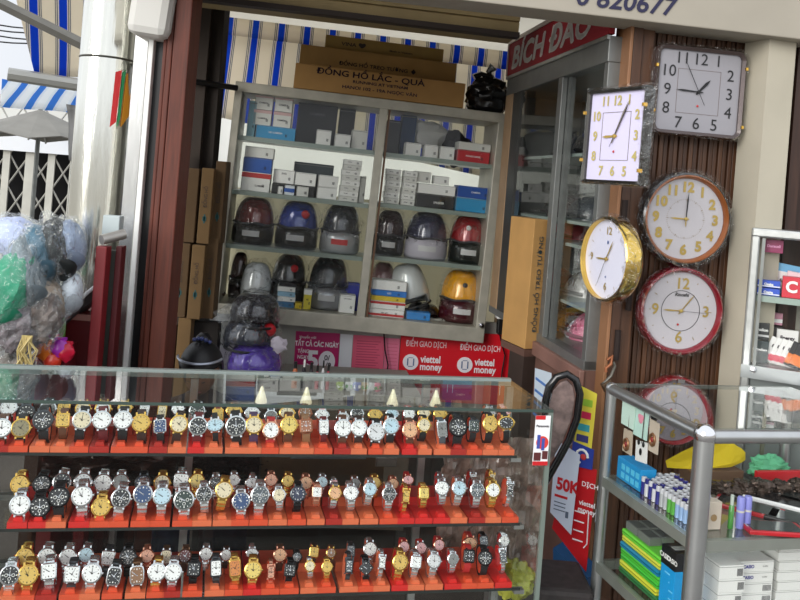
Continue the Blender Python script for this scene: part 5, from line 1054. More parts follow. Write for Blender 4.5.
q = KP.hit(608, 386, 1, -.075); b = MB(); b.box(-.018, .018, -.01, .012, -.02, .016); obj('padlock', b, mat(92, 74, 56, .45, .6), JW, Matrix.Translation((q.x, -.072, q.z + KP.o.z)) @ Matrix.Rotation(-.6, 4, 'Y'), bevel=.003)
q = KP.hit(601, 517, 1, -.07); b = MB(); b.box(-.016, .016, 0, .006, -.022, .022); b.tube([(0, -.01, .01), (.01, -.012, -.004), (0, -.01, -.014), (-.008, -.01, -.004)], .004, 6, True); obj('hasp', b, CHROME, JW, Matrix.Translation((q.x, -.06, q.z + KP.o.z)))
SW = thing('slatted_door', 'brown slatted wooden folding door behind the wall clocks', 'door', KP.at(0, 0, -KP.o.z))
xa, xb = x_(641), KP.hit(736, 200).x
n = 19; w1 = (xb - xa) / n
for i in range(n):
    b = MB(); x = xa + i * w1; b.box(x + .0012, x + w1 - .0012, .012 if i % 2 else .017, .06, 0, 2.5); obj('slat', b, (WOOD, WOODL)[(i * 5) % 3 == 0], SW, bevel=.003)
b = MB(); b.box(xa, xb, .035, .055, 0, 2.5); obj('backing', b, mat(52, 32, 22, .7), SW)
for (px, py, h_) in ((624, 215, .05), (617, 345, .05), (629, 300, .035)):
    q = KP.hit(px, py, 1, -.032); b = MB(); b.box(-.010, .010, 0, .004, -h_, h_); b.tube([(0, .002, -h_), (0, .002, h_)], .010, 10); obj('handle_slot', b, mat(34, 20, 15, .8), JW, Matrix.Translation((q.x, -.034, q.z + KP.o.z)))
# ---------------------------------------------------------------- wall clocks
def numerals(t, rx, rz, sz, m_, y, font_k=1.0, which=range(1, 13), sq=False, bold=.02):
    for n in which:
        a = math.radians(90 - 30 * n); x, z = math.cos(a), math.sin(a)
        if sq: k = 1 / max(abs(x), abs(z)); k = min(k, 1.28); x *= k; z *= k
        text('numeral', str(n), sz, m_, t, x * rx, y, z * rz, 'CENTER', bold, font_k)
def hand(t, ang, L_, w_, m_, y, name, back=.2):
    a = math.radians(90 - ang); b = MB(); d_ = Vector((math.cos(a), 0, math.sin(a))); nn = Vector((-d_.z, 0, d_.x)) * w_
    p0 = -d_ * L_ * back; p1 = d_ * L_ * .7; p2 = d_ * L_
    vs = [p0 - nn * .5, p1 - nn, p2, p1 + nn, p0 + nn * .5]; vs = [v + Vector((0, y, 0)) for v in vs] + [v + Vector((0, y + .001, 0)) for v in vs]
    b.add(vs, [(0, 1, 2, 3, 4), (9, 8, 7, 6, 5)] + [(i, i + 5, (i + 1) % 5 + 5, (i + 1) % 5) for i in range(5)]); obj(name, b, m_, t)
def dots(t, rx, rz, m_, y, n=60, r0=.94, w_=.0008, big=.0016):
    b = MB()
    for i in range(n):
        a = math.pi * 2 * i / n; L_ = .05 if i % 5 else .1; p0 = Vector((math.cos(a) * rx * r0, y, math.sin(a) * rz * r0)); p1 = p0 * 1; p1.x *= 1 - L_; p1.z *= 1 - L_
        d_ = (p1 - p0).normalized(); nn = Vector((-d_.z, 0, d_.x)) * (w_ if i % 5 else big); b.add([p0 - nn, p1 - nn, p1 + nn, p0 + nn], [(0, 1, 2, 3)])
    obj('minute_track', b, m_, t)
def round_clock(lab, F, px, py, y, r_px, rim, face, kind, wrap=True, squash=1.0, tilt=0, rimw=.14, inner=None):
    q = F.hit(px, py, 1, y); e_ = F.hit(px + r_px, py, 1, y); R0 = abs(e_.x - q.x)
    t = thing('wall_clock', lab, 'clock', F.at(q.x, y, q.z) @ Matrix.Rotation(tilt, 4, 'Y'), 'wall clocks beside the slatted door')
    b = MB(); r1 = R0 * (1 - rimw)
    b.lathe([(R0 * .94, .045), (R0 * 1.0, .03), (R0 * 1.0, .006), (R0 * .97, -.010), (R0 * .93, -.014), (r1 * 1.02, -.006), (r1, .004), (r1, .02)], 48, 'Y'); obj('rim', b, rim, t, smooth=True)
    if inner: b = MB(); b.lathe([(r1 * 1.06, -.0125), (r1 * 1.03, -.0145), (r1 * .99, -.008), (r1 * .97, .004)], 48, 'Y', cap=False); obj('inner_rim', b, inner, t, smooth=True); r1 *= .97
    b = MB(); b.lathe([(0, .005), (r1, .005), (r1, .02), (0, .02)], 48, 'Y'); obj('face', b, face, t)
    b = MB(); b.lathe([(0, -.004), (r1 * .6, -.004), (r1, -.001)], 48, 'Y'); o = obj('lens', b, glass('clock_lens', (.97, .97, .97), 1.25), t)
    GN = mat(198, 170, 96, .3, .6); BKN = mat(40, 38, 40, .5)
    if kind == 'full':
        numerals(t, r1 * .78, r1 * .78, r1 * .34, GN, .003, 1, bold=.05); dots(t, r1, r1, mat(150, 130, 100, .5), .0035, 60, .50, .0006, .001)
        hand(t, 270, r1 * .42, .003, GN, .0, 'hour_hand'); hand(t, 2, r1 * .66, .0025, BKN, -.001, 'minute_hand'); hand(t, 180, r1 * .2, .002, GN, -.002, 'second_hand')
    elif kind == 'quarter':
        numerals(t, r1 * .70, r1 * .70, r1 * .40, GN, .003, 1, (12, 3, 6, 9), bold=.02); dots(t, r1, r1, mat(150, 130, 90, .5), .0035, 12, .86, .0012, .0012)
        b = MB(); b.lathe([(r1 * .52, .0035), (r1 * .525, .0032), (r1 * .535, .0035)], 48, 'Y', cap=False); obj('inner_ring', b, BKN, t)
        hand(t, 271, r1 * .50, .0028, GN, .0, 'hour_hand'); hand(t, 38, r1 * .55, .0022, GN, -.001, 'minute_hand'); hand(t, 92, r1 * .8, .0006, BKN, -.002, 'second_hand')
        text('lettering', 'Rinoshi', r1 * .13, BKN, t, 0, .003, r1 * .42, 'CENTER', .03, 1, .2); b = MB(); b.blob((-r1 * .05, .002, -r1 * .36), .004, .001, .004, 8, 6); obj('red_dot', b, RB, t)
    else:
        numerals(t, r1 * .70, r1 * .70, r1 * .26, GN, .003, 1, (12, 6, 9), bold=.02); dots(t, r1, r1, mat(160, 140, 100, .5), .0035, 12, .84, .001, .001)
        hand(t, 268, r1 * .48, .003, GN, 0, 'hour_hand'); hand(t, 28, r1 * .52, .0025, GN, -.001, 'minute_hand'); hand(t, 205, r1 * .75, .0006, BKN, -.002, 'second_hand')
        b = MB(); b.blob((0, .002, r1 * .42), .004, .001, .006, 8, 6); b.blob((0, .002, -r1 * .45), .003, .001, .003, 8, 6); obj('emblem', b, mat(60, 90, 150, .5), t)
    b = MB(); b.lathe([(0, -.004), (.006, -.003), (.006, .002)], 12, 'Y'); obj('hub', b, GN, t)
    if wrap:
        b = MB(); K = 64; prof = [(1.06, .03), (1.08, .0), (1.0, -.022), (.90, -.02)]; vs = []
        for i, (rr, yy) in enumerate(prof):
            for k in range(K):
                a = 2 * math.pi * k / K; nn = noise.noise(Vector((math.cos(a) * 5, math.sin(a) * 5, i + px))) * .05; vs.append((math.cos(a) * R0 * (rr + nn), yy + nn * .1, math.sin(a) * R0 * (rr + nn)))
        b.add(vs, [(i * K + k, i * K + (k + 1) % K, (i + 1) * K + (k + 1) % K, (i + 1) * K + k) for i in range(3) for k in range(K)]); obj('plastic_wrap', b, WRAP, t, smooth=False)
    return t
WF = mat(200, 196, 200, .4)
t = round_clock('round wall clock with dark rim, orange-brown ring and gold numerals', KP, 686, 219, -.05, 45, mat(48, 48, 50, .2, .3, .2, 12, 0, .8), WF, 'full', rimw=.13, inner=mat(150, 86, 42, .3, .3, 0, 8, 0, .6))
t = round_clock('round wall clock with dark red rim below the brown-ringed clock', KP, 681, 311, -.05, 42, mat(124, 18, 34, .22, .1, .1, 12, 0, .8), WF, 'quarter', rimw=.14)
# oval looking clock turned to the left
KO = yaw(P(606, 259, 2.68), Vector((.62, -.78, 0)))
q = KO.hit(606, 259); eL = 27.0
R0 = KO.hit(606, 217).z
def px_r(F, px, py, dp): return abs(F.hit(px + dp, py).x - F.hit(px, py).x)
# choose the angle so that the round rim spans the photographed width
best = None
for ang in range(20, 85, 2):
    Fq = yaw(P(606, 259, 2.68), Vector((math.cos(math.radians(ang)), -math.sin(math.radians(ang)), 0)))
    rr = Fq.hit(606, 216).z; wd_ = px_r(Fq, 606, 259, 26); 
    if best is None or abs(wd_ - rr) < best[0]: best = (abs(wd_ - rr), Fq, rr)
KO = best[1]
t = round_clock('gold rimmed round wall clock turned sideways in front of side cabinet', KO, 606, 259, .0, 26, mat(220, 186, 96, .15, 1), mat(224, 224, 240, .35), 'gold', rimw=.08)
b = MB(); b.box(-.02, .02, .02, .12, -.02, .02); obj('wall_hook', b, WOOD, t)
# square clocks
def square_clock(lab, F, cx, cz, y, w_, h_, frame, face, numm, style, tilt=0, dep=.05, cr_=.02):
    t = thing('wall_clock', lab, 'clock', F.at(cx, y, cz) @ Matrix.Rotation(tilt, 4, 'Y'), 'wall clocks beside the slatted door')
    fw = .10 * w_
    def rr(a, b_, r_, n=5):
        P2 = []
        for (sx, sz, a0) in ((1, 1, 0), (-1, 1, 90), (-1, -1, 180), (1, -1, 270)):
            for k in range(n + 1):
                an = math.radians(a0 + 90 * k / n); P2.append((sx * (a - r_) + math.cos(an) * r_, sz * (b_ - r_) + math.sin(an) * r_))
        return P2
    rings = [(rr(w_ * .97, h_ * .97, cr_), dep), (rr(w_, h_, cr_), dep * .5), (rr(w_, h_, cr_), 0), (rr(w_ - fw * .3, h_ - fw * .3, cr_), -.008), (rr(w_ - fw, h_ - fw, cr_ * .6), -.002), (rr(w_ - fw, h_ - fw, cr_ * .6), .01)]
    n = len(rings[0][0]); b = MB(); vs = [(x, yy, z) for r_, yy in rings for x, z in r_]
    b.add(vs, [(i * n + k, i * n + (k + 1) % n, (i + 1) * n + (k + 1) % n, (i + 1) * n + k) for i in range(len(rings) - 1) for k in range(n)] + [tuple(range(n))]); obj('frame', b, frame, t, smooth=True)
    b = MB(); b.prism(rr(w_ - fw, h_ - fw, cr_ * .6), .006, .012); obj('face', b, face, t)
    a_, c_ = w_ - fw, h_ - fw; numerals(t, a_ * .76, c_ * .80, w_ * (.30 if style else .34), numm, .004, 1.0, range(1, 13), True, .03 if style else .0)
    b = MB(); k_ = .52; ln = .0008
    for x in (-1, 1): b.box(x * a_ * k_ - ln, x * a_ * k_ + ln, .005, .006, -c_ * k_ * 1.05, c_ * k_ * 1.05)
    for z in (-1, 1): b.box(-a_ * k_, a_ * k_, .005, .006, z * c_ * k_ * 1.05 - ln, z * c_ * k_ * 1.05 + ln)
    obj('inner_square', b, mat(120, 110, 110, .5), t)
    G = mat(200, 170, 90, .3, .6); BN = mat(24, 24, 26, .5); D = mat(150, 140, 130, .4, .5)
    if style: hand(t, 268, w_ * .42, .004, G, .002, 'hour_hand'); hand(t, 27, w_ * .85, .004, D, .001, 'minute_hand'); hand(t, 30, w_ * .9, .001, BN, 0, 'second_hand', .3)
    else: hand(t, 272, w_ * .5, .003, BN, .001, 'minute_hand'); hand(t, 42, w_ * .36, .005, BN, .002, 'hour_hand'); hand(t, 332, w_ * .75, .001, BN, 0, 'second_hand', .4)
    b = MB(); b.blob((0, .003, -c_ * .35), .004, .001, .004, 8, 6); obj('red_dot', b, RB, t)
    b = MB(); b.lathe([(0, -.002), (.006, -.001), (.006, .004)], 12, 'Y'); obj('hub', b, G if style else BN, t)
    # clear wrap over the frame
    b = MB(); rs = [(rr(w_ * 1.03, h_ * 1.03, cr_, 8), dep), (rr(w_ * 1.04, h_ * 1.03, cr_, 8), -.005), (rr(w_ * .96, h_ * .96, cr_, 8), -.017)]; n = len(rs[0][0]); vs = []
    for i, (r_, yy) in enumerate(rs):
        for k, (x, z) in enumerate(r_):
            nn = 1 + noise.noise(Vector((x * 40, z * 40, i))) * .03; vs.append((x * nn, yy, z * nn))
    b.add(vs, [(i * n + k, i * n + (k + 1) % n, (i + 1) * n + (k + 1) % n, (i + 1) * n + k) for i in range(2) for k in range(n)]); obj('plastic_wrap', b, WRAP, t)
    b = MB()
    for (sx, sz) in ((-1, .5), (-1, -.5), (1, .6), (1, -.7)): b.box(sx * w_ * .98 - .004, sx * w_ * .98 + .004, -.014, .0, sz * h_ - .005, sz * h_ + .005)
    obj('corner_studs', b, GOLD, t)
    return t
# right square clock, flat against the slats
q = KP.hit(699, 92, 1, -.05); e1 = KP.hit(744, 96, 1, -.05); w_ = (e1.x - q.x); h_ = q.z - KP.hit(696, 137, 1, -.05).z
square_clock('square grey faced clock with black numerals at top right', KP, q.x, q.z, -.05, w_, h_, mat(70, 56, 54, .25, .3, .1, 10, 0, .6), mat(150, 148, 154, .4), mat(30, 30, 32, .5), 0, 0, .05, .03)
# left square clock turned to the left
best = None
for ang in range(0, 80, 1):
    a = math.radians(ang); Fq = yaw(P(583, 140, 2.68), Vector((math.cos(a), -math.sin(a), 0)))
    L0 = Fq.hit(590, 95).z - Fq.hit(581, 188).z
    ex = Fq.hit(646, 128); e_t = Fq.hit(649, 82).z; e_b = Fq.hit(641, 184).z
    sc_ = abs((e_t - e_b) - L0)
    if best is None or sc_ < best[0]: best = (sc_, Fq, ex.x, L0)
KQ2 = best[1]; L0 = best[3]; tl = KQ2.hit(588, 95); br = KQ2.hit(642, 184)
c_x = (KQ2.hit(585, 140).x + KQ2.hit(645, 132).x) / 2; c_z = KQ2.hit(614, 136).z
square_clock('square lilac-white clock with gold numerals turned towards the left', KQ2, c_x, c_z, 0, (KQ2.hit(645, 132).x - KQ2.hit(585, 140).x) / 2, L0 / 2, mat(60, 58, 54, .2, .6, .3, 14, 0, .6), mat(216, 210, 238, .35), mat(206, 190, 120, .35, .3), 1, .0, .03, .006)
# the lower red clock partly behind the right counter top
t = round_clock('lowest wall clock with bright red rim, half hidden behind the right counter', KP, 675, 411, -.05, 33, mat(130, 16, 28, .2, .1, .1, 12, 0, .8), mat(140, 134, 140, .4), 'full', rimw=.14)
b = MB(); b.box(-.012, .012, -.03, -.018, .100, .112); obj('hanger_clip', b, CHROME, t)
# ---------------------------------------------------------------- chair with oval back
q = P(563, 420, 2.66); t = thing('chair', 'black metal chair with oval patterned back beside the watch counter', 'chair', Matrix.Translation((q.x, q.y, 0)))
KX = Fr(Vector((q.x, q.y, 0)), Vector((1, -.15, 0)))
def cxz(px, py): v = KX.hit(px, py, 1, 0); return v
loop = [(546, 425), (545, 404), (549, 387), (557, 377), (567, 374), (576, 380), (580, 394), (577, 418), (569, 440), (558, 460), (550, 474), (542, 488)]
M_ = KX.M; I_ = t.matrix_world.inverted()
b = MB(); b.tube([I_ @ (M_ @ cxz(*p)) for p in loop], .012, 10); obj('back_frame', b, mat(20, 20, 22, .25, .2, 0, 8, 0, .5), t, smooth=True)
ins = [(548, 425), (549, 405), (553, 390), (560, 382), (567, 380), (573, 386), (575, 398), (572, 418), (563, 440), (554, 456), (547, 468)]
b = MB(); pv = [cxz(*p) for p in ins]; b.prism([(v.x, v.z) for v in pv], -.008, .012); obj('backrest', b, mat(112, 94, 90, .7, 0, .5, 40), t, I_ @ M_, bevel=.004)
sx0, sx1 = cxz(545, 500).x, cxz(590, 500).x; b = MB(); b.box(-.15, .09, -.2, .02, .43, .48); obj('seat', b, mat(44, 38, 38, .7, 0, .4, 40), t, bevel=.015)
for sx in (-.13, .07):
    for sy in (-.17, 0): b = MB(); b.tube([(sx, sy, .43), (sx * 1.1, sy, 0)], .012, 8); obj('leg', b, mat(20, 20, 22, .25, .2), t)
# ================================================================ right glass counter
rz = KR.o.z
rc = thing('accessory_counter', 'glass display counter with rounded aluminium posts at lower right', 'display counter', KR.at(0, 0, -rz))
RL = .62
def rb(name, x0, x1, y0, y1, z0, z1, mt, **k):
    m_ = MB(); m_.box(x0, x1, y0, y1, z0 + rz, z1 + rz); return obj(name, m_, mt, rc, **k)
def rt(name, pts, r_, mt, **k):
    m_ = MB(); m_.tube([(x, y, z + rz) for x, y, z in pts], r_, 16); return obj(name, m_, mt, rc, smooth=True, **k)
AR = mat(186, 188, 188, .28, .9, .05, 20)
rt('front_post', [(0, 0, -rz), (0, 0, -.014)], .0245, AR)
m_ = MB(); m_.blob((0, 0, rz - .012), .027, .027, .028, 20, 14); obj('corner_cap', m_, CHROME, rc, smooth=True, label='polished rounded corner cap')
rt('rear_post', [(0, RD, -rz), (0, RD, -.012)], .016, AR); rt('far_front_post', [(RL, 0, -rz), (RL, 0, -.014)], .0215, AR); rt('far_rear_post', [(RL, RD, -rz), (RL, RD, -.012)], .016, AR)
rt('front_top_tube', [(0, 0, -.016), (RL, 0, -.016)], .017, AR); rt('side_top_tube', [(0, 0, -.014), (0, RD, -.014)], .0165, AR); rt('far_side_tube', [(RL, 0, -.014), (RL, RD, -.014)], .0165, AR)
m_ = MB(); m_.blob((0, RD, rz - .012), .018, .018, .018, 16, 12); obj('corner_cap', m_, AR, rc, smooth=True)
rb('rear_top_rail', 0, RL, RD - .006, RD + .006, -.008, .002, mat(120, 126, 120, .35, .5)); rb('glass_top', .01, RL, .01, RD - .005, -.004, .002, GLASSG)
rb('side_glass', -.002, .002, .02, RD - .015, -rz + .3, -.025, GLASS); rb('front_glass', .02, RL, -.002, .002, -rz + .3, -.03, GLASS)
z1 = KR.hit(750, 541).z; z1b = KR.hit(750, 553).z
z1 = (z1 + KR.hit(615, 477, 0, 0).z) / 2
z2 = KR.hit(612, 571, 0, 0).z
RAIL = mat(146, 150, 142, .35, .5, .08, 14)
for z, nm in ((z1, 'shelf'), (z2, 'shelf'), (z2 - .3, 'base_panel')):
    rb(nm, .0, RL, .0, RD, z - .007, z - .001, GLASSG if nm == 'shelf' else ALUD)
    rb('shelf_rail', .015, RL, -.010, .008, z - .032, z - .004, RAIL); rb('shelf_rail', -.012, .008, .01, RD, z - .032, z - .004, RAIL); rb('shelf_rail', 0, RL, RD - .01, RD + .004, z - .03, z - .004, RAIL)
q = KR.hit(745, 470, 1, RD - .01); rb('glass_joint', q.x + .055, q.x + .067, RD - .006, RD, z1, -.01, mat(90, 92, 76, .4), label='dark olive joint strip between the rear glass panes')
def onsh(px, py, z): return KR.hit(px, py, 2, z)
def Yp(px, py, x=.03): return KR.hit(px, py, 0, x).y
zz = z1 + .0005
# hangers taped on the side glass
def sidecard(lab, cat, name, quad, col, kind, x=.006):
    pts = [KR.hit(px, py, 0, x) for px, py in quad]; c_ = sum(pts, Vector()) / 4
    t = thing(name, lab, cat, KR.at(x, c_.y, c_.z)); b = MB()
    vs = [(0, p.y - c_.y, p.z - c_.z) for p in pts]; vs += [(.003, y, z) for _, y, z in vs]
    b.add(vs, [(0, 1, 2, 3), (7, 6, 5, 4)] + [(i, i + 4, (i + 1) % 4 + 4, (i + 1) % 4) for i in range(4)]); obj('card', b, mat(*col, .4), t)
    b = MB(); b.tube([(0, 0, pts[0].z - c_.z), (.002, 0, -.026 - c_.z)], .0012, 5); obj('string', b, mat(60, 50, 46, .6), t)
    if kind == 'heart': b = MB(); b.blob((-.001, .006, .012), .002, .009, .008, 10, 6); b.blob((-.001, -.006, .012), .002, .009, .008, 10, 6); b.blob((-.001, 0, .004), .002, .011, .010, 10, 6); obj('pink_print', b, mat(220, 140, 160, .5), t, smooth=True)
    if kind == 'cat': b = MB(); [b.blob((-.002, sx * .012, (pts[0].z - c_.z) * 1.0), .003, .006, .008, 8, 6) for sx in (-1, 1)]; b.blob((-.002, 0, .0), .002, .007, .010, 8, 6); obj('black_print', b, BLACK, t, smooth=True)
    if kind == 'ring': b = MB(); b.tube([(-.003, math.cos(k * .785) * .012, -.008 + math.sin(k * .785) * .016) for k in range(8)], .004, 6, True); obj('ring_charm', b, mat(140, 100, 70, .3, .6), t, smooth=True); b = MB(); b.blob((-.003, 0, -.008), .004, .006, .008, 8, 6); obj('red_stone', b, mat(140, 40, 40, .3), t, smooth=True)
    return t
sidecard('plain mint green card hung at the back of the side glass', 'card', 'mint_card', [(623, 394), (636, 400), (633, 430), (621, 423)], (196, 220, 208), '')
sidecard('mint card with small pink mark hung beside the plain one', 'card', 'mint_card', [(636, 403), (649, 408), (646, 441), (633, 434)], (186, 216, 206), 'heart', .010)
sidecard('white keyring charm with black animal face, hung below the mint cards', 'keyring', 'animal_keyring', [(636, 440), (647, 443), (646, 464), (635, 460)], (224, 224, 222), 'cat')
sidecard('brown round stone charm at the back below the plain mint card', 'charm', 'stone_charm', [(624, 428), (632, 432), (631, 456), (622, 450)], (186, 170, 150), 'ring')
sidecard('brown round stone charm hung nearest the front post', 'charm', 'stone_charm', [(650, 418), (659, 424), (657, 455), (648, 450)], (190, 176, 160), 'ring', .012)
sidecard('small black oval tag above the nearest stone charm', 'tag', 'black_tag', [(651, 408), (657, 411), (656, 421), (651, 419)], (28, 28, 30), '')
# blue carton and batteries along the side
def yrange(p0, p1, x=.03): return KR.hit(*p0, 0, x).y, KR.hit(*p1, 0, x).y
def slab(lab, cat, name, x0, x1, y0, y1, za, zb_, m_, grp=None, bev=.0015):
    t = thing(name, lab, cat, KR.at((x0 + x1) / 2, (y0 + y1) / 2, za), grp); h, k = (x1 - x0) / 2, abs(y1 - y0) / 2
    b = MB(); b.box(-h, h, -k, k, 0, zb_ - za); obj('body', b, m_, t, bevel=bev); return t, h, k
ya, yb_ = yrange((617, 487), (640, 503))
t, h, k = slab('bright blue carton of batteries at the back left of the upper shelf', 'box', 'battery_carton', .025, .075, min(ya, yb_), max(ya, yb_), zz, zz + .062, mat(30, 140, 200, .4))
b = MB(); [b.box(-h - .001, -h, -k + .006 + i * .026, -k + .024 + i * .026, .008 + j * .024, .024 + j * .024) for i in range(int(2 * k / .026)) for j in range(2)]; obj('printed_squares', b, mat(90, 190, 226, .4), t)
BCOL = {'navy': (50, 50, 130), 'white': (214, 214, 220), 'green': (90, 170, 70), 'paleblue': (150, 180, 220), 'silver': (180, 182, 186), 'maroon': (130, 40, 56), 'black': (40, 40, 42)}
def battery(x, y, lab, col, grp, r_=.0075, h_=.05):
    t = thing('battery', lab, 'battery', KR.at(x, y, zz), grp)
    for nm, f in (('body', lambda b: b.lathe([(r_, 0), (r_, h_ * .7)], 12)), ('top_sleeve', lambda b: b.lathe([(r_ * 1.01, h_ * .7), (r_ * 1.01, h_ * .94), (r_ * .8, h_ * .96)], 12)), ('terminal', lambda b: b.lathe([(r_ * .4, h_ * .95), (r_ * .4, h_), (0, h_)], 10))):
        k_ = (nm, col, round(r_, 4), round(h_, 3))
        if k_ not in CACHE:
            b = MB(); f(b); CACHE[k_] = b.mesh(nm, {'body': mat(*BCOL[col], .3, .2), 'top_sleeve': mat(*(BCOL['white'] if col != 'white' else BCOL['navy']), .3, .3), 'terminal': CHROME}[nm], True)
        link(nm, CACHE[k_], t)
    return t
y_start = min(ya, yb_) - .012
cols = ['navy', 'white', 'navy', 'white', 'navy', 'silver', 'silver', 'green', 'green', 'paleblue', 'paleblue', 'paleblue', 'white', 'navy']
nrow = 0
y = y_start; i = 0
while y > .035 and i < len(cols):
    battery(.030, y, '%s battery in the row against the side glass, %s from the back' % (word(cols[i]), ORD[i + 1]), cols[i], 'upright batteries on the upper shelf'); y -= .0185; i += 1
for r_ in range(1, 6):
    for c_ in range(14):
        y = .04 + c_ * .021 + (r_ % 2) * .006; x = .030 + r_ * .021
        if y > y_start + .03: break
        if x < .08 and y > y_start: continue
        if y < .115 and r_ >= 1 and x > .04 and y < .09: continue
        col = random.choice(['silver', 'white', 'maroon', 'black', 'navy'])
        battery(x, y, '%s battery, %s row inwards, %s from the front' % (col, ORD[r_ + 1], ORD[c_ + 1]), col, 'upright batteries on the upper shelf')
# front goods on shelf 1
q = onsh(712, 541, z1); 
def front(px, w_px, h_px, lab, cat, name, m_, y=.045, dep=.03, py=540):
    a = KR.hit(px - w_px / 2, py, 1, y); b_ = KR.hit(px + w_px / 2, py, 1, y); h_ = h_px * .00250
    return slab(lab, cat, name, a.x, b_.x, y, y + dep, zz, zz + h_, m_)
t, h, k = front(712, 15, 28, 'beige box with brown round emblem behind the front post', 'box', 'emblem_box', mat(206, 192, 176, .5))
b = MB(); b.lathe([(0, -k - .001), (.009, -k - .001), (.009, -k)], 20, 'Y', Matrix.Translation((0, 0, .03))); obj('emblem', b, mat(160, 130, 90, .5), t)
t, h, k = front(711, 18, 14, 'maroon and white packet lying behind the beige emblem box', 'packet', 'maroon_packet', mat(150, 40, 70, .4), .10, .03)
t.location.z += 0; 
t = thing('green_tube', 'slim green glass tube left of the violet rolls', 'tube', KR.at(KR.hit(729, 541, 1, .05).x, .05, zz)); b = MB(); b.lathe([(.006, 0), (.007, .002), (.007, .055), (.004, .06)], 14); obj('body', b, mat(70, 140, 60, .2, 0, 0, 8, 0, .8), t, smooth=True); b = MB(); b.lathe([(.004, .06), (.0045, .085), (0, .087)], 12); obj('cap', b, mat(190, 200, 190, .3), t, smooth=True)
for i, px in enumerate((738, 746)):
    x = KR.hit(px, 541, 1, .05).x; t = thing('violet_roll', ('left', 'right')[i] + ' one of two violet battery rolls bound by a band', 'battery', KR.at(x, .05 + i * .004, zz), 'violet battery rolls'); b = MB(); b.lathe([(.0085, 0), (.010, .002), (.010, .076), (.0085, .08), (.0, .08)], 18); obj('body', b, mat(136, 138, 210, .4), t, smooth=True); b = MB(); b.lathe([(.0104, .042), (.0104, .047)], 18, cap=False); obj('rubber_band', b, mat(200, 196, 190, .5), t)
def gadget(px, py, rot, wd, ln, lab, frame, scr, cat='calculator', z0=None, keys=True):
    wd *= 1.2; ln *= 1.2; p = onsh(px, py, z1); t = thing('pocket_gadget', lab, cat, KR.at(p.x, p.y, zz if z0 is None else z0) @ Matrix.Rotation(rot, 4, 'Z')); b = MB(); b.box(-wd / 2, wd / 2, -ln / 2, ln / 2, 0, .012); obj('body', b, frame, t, bevel=.003)
    b = MB(); b.box(-wd / 2 + .006, wd / 2 - .006, -ln / 2 + .012, ln / 2 - .010, .012, .0128); obj('screen', b, scr, t)
    b = MB(); b.box(-.012, .012, ln / 2 - .008, ln / 2 - .004, .012, .0126); obj('speaker_slot', b, mat(180, 180, 180, .3), t); return t
SCR = mat(34, 42, 42, .15, 0, 0, 8, 0, .8); REDP = mat(176, 24, 34, .3, 0, 0, 8, 0, .5)
gadget(748, 510, .75, .075, .145, 'red framed handset with dark screen, leftmost on the upper shelf', REDP, SCR, 'phone')
gadget(779, 503, .75, .075, .150, 'red handset with white rimmed black screen in the middle back', mat(226, 226, 226, .3), mat(18, 18, 20, .12), 'phone')
gadget(773, 531, 1.35, .065, .13, 'flat red handset lying near the front edge', REDP, SCR, 'phone')
gadget(800, 524, .75, .07, .14, 'black handset at the right picture edge on the upper shelf', BLACK, SCR, 'phone')
gadget(812, 505, .75, .075, .15, 'dark grey handset at far right beyond the white rimmed one', mat(50, 52, 54, .3), SCR, 'phone')
FOIL = mat(74, 60, 52, .2, .6, .3, 14)
for i, px in enumerate((722, 741, 760, 779, 798)):
    p = KR.hit(px, 490, 1, .27); t = blobthing('foil_packet', 'crumpled dark foil packet, %s from left in row behind the handsets' % ORD[i + 1], 'packet', KR.at(p.x, .27, zz + .02), (.034, .03, .022), FOIL, .5, 5, i, 'foil packets on the upper shelf')
p = KR.hit(780, 482, 1, .33); slab('thin red folder standing behind the foil packets', 'folder', 'red_folder', p.x - .08, p.x + .16, .33, .345, zz, zz + .045, mat(186, 26, 34, .4))
YB = cloth('yellow_plastic', rgb(232, 208, 40), .4)
p = KR.hit(722, 470, 1, .36); b = MB(); b.add([(-.26, .0, -.045), (-.12, 0, .02), (-.03, .0, .055), (.01, 0, .085), (.04, .0, .05), (.06, 0, .03), (.10, 0, .02), (.11, 0, -.04), (-.02, .03, -.04), (.03, -.03, -.04)], [(0, 1, 8), (1, 2, 8), (2, 3, 8), (3, 4, 8), (4, 5, 9), (5, 6, 9), (6, 7, 9), (4, 9, 8), (0, 8, 9, 7)])
o = tag(obj('yellow_plastic_bag', b, YB, None, KR.at(p.x, .385, z1 + .10)), 'yellow plastic bag spread behind the batteries, seen past the front post', 'plastic bag'); o.modifiers.new('t', 'SOLIDIFY').thickness = .004; sm = o.modifiers.new('s', 'SUBSURF'); sm.levels = 1; sm.render_levels = 1
o.location = (KR.at(p.x, .385, z1 + .075)).translation
slab('low brown box under the yellow plastic bag', 'box', 'brown_box', p.x - .10, p.x + .08, .365, .42, zz, z1 + .036, mat(96, 70, 50, .7))
p = KR.hit(765, 466, 1, .40); blobthing('green_plastic_bag', 'knotted pale green plastic bag right of the yellow one', 'plastic bag', KR.at(p.x, .39, p.z), (.062, .035, .034), cloth('green_plastic', rgb(120, 206, 160), .4), .4, 9, 3)
slab('low grey box under the pale green bag', 'box', 'grey_box', p.x - .06, p.x + .06, .365, .425, zz, p.z - .028, mat(70, 74, 70, .6))
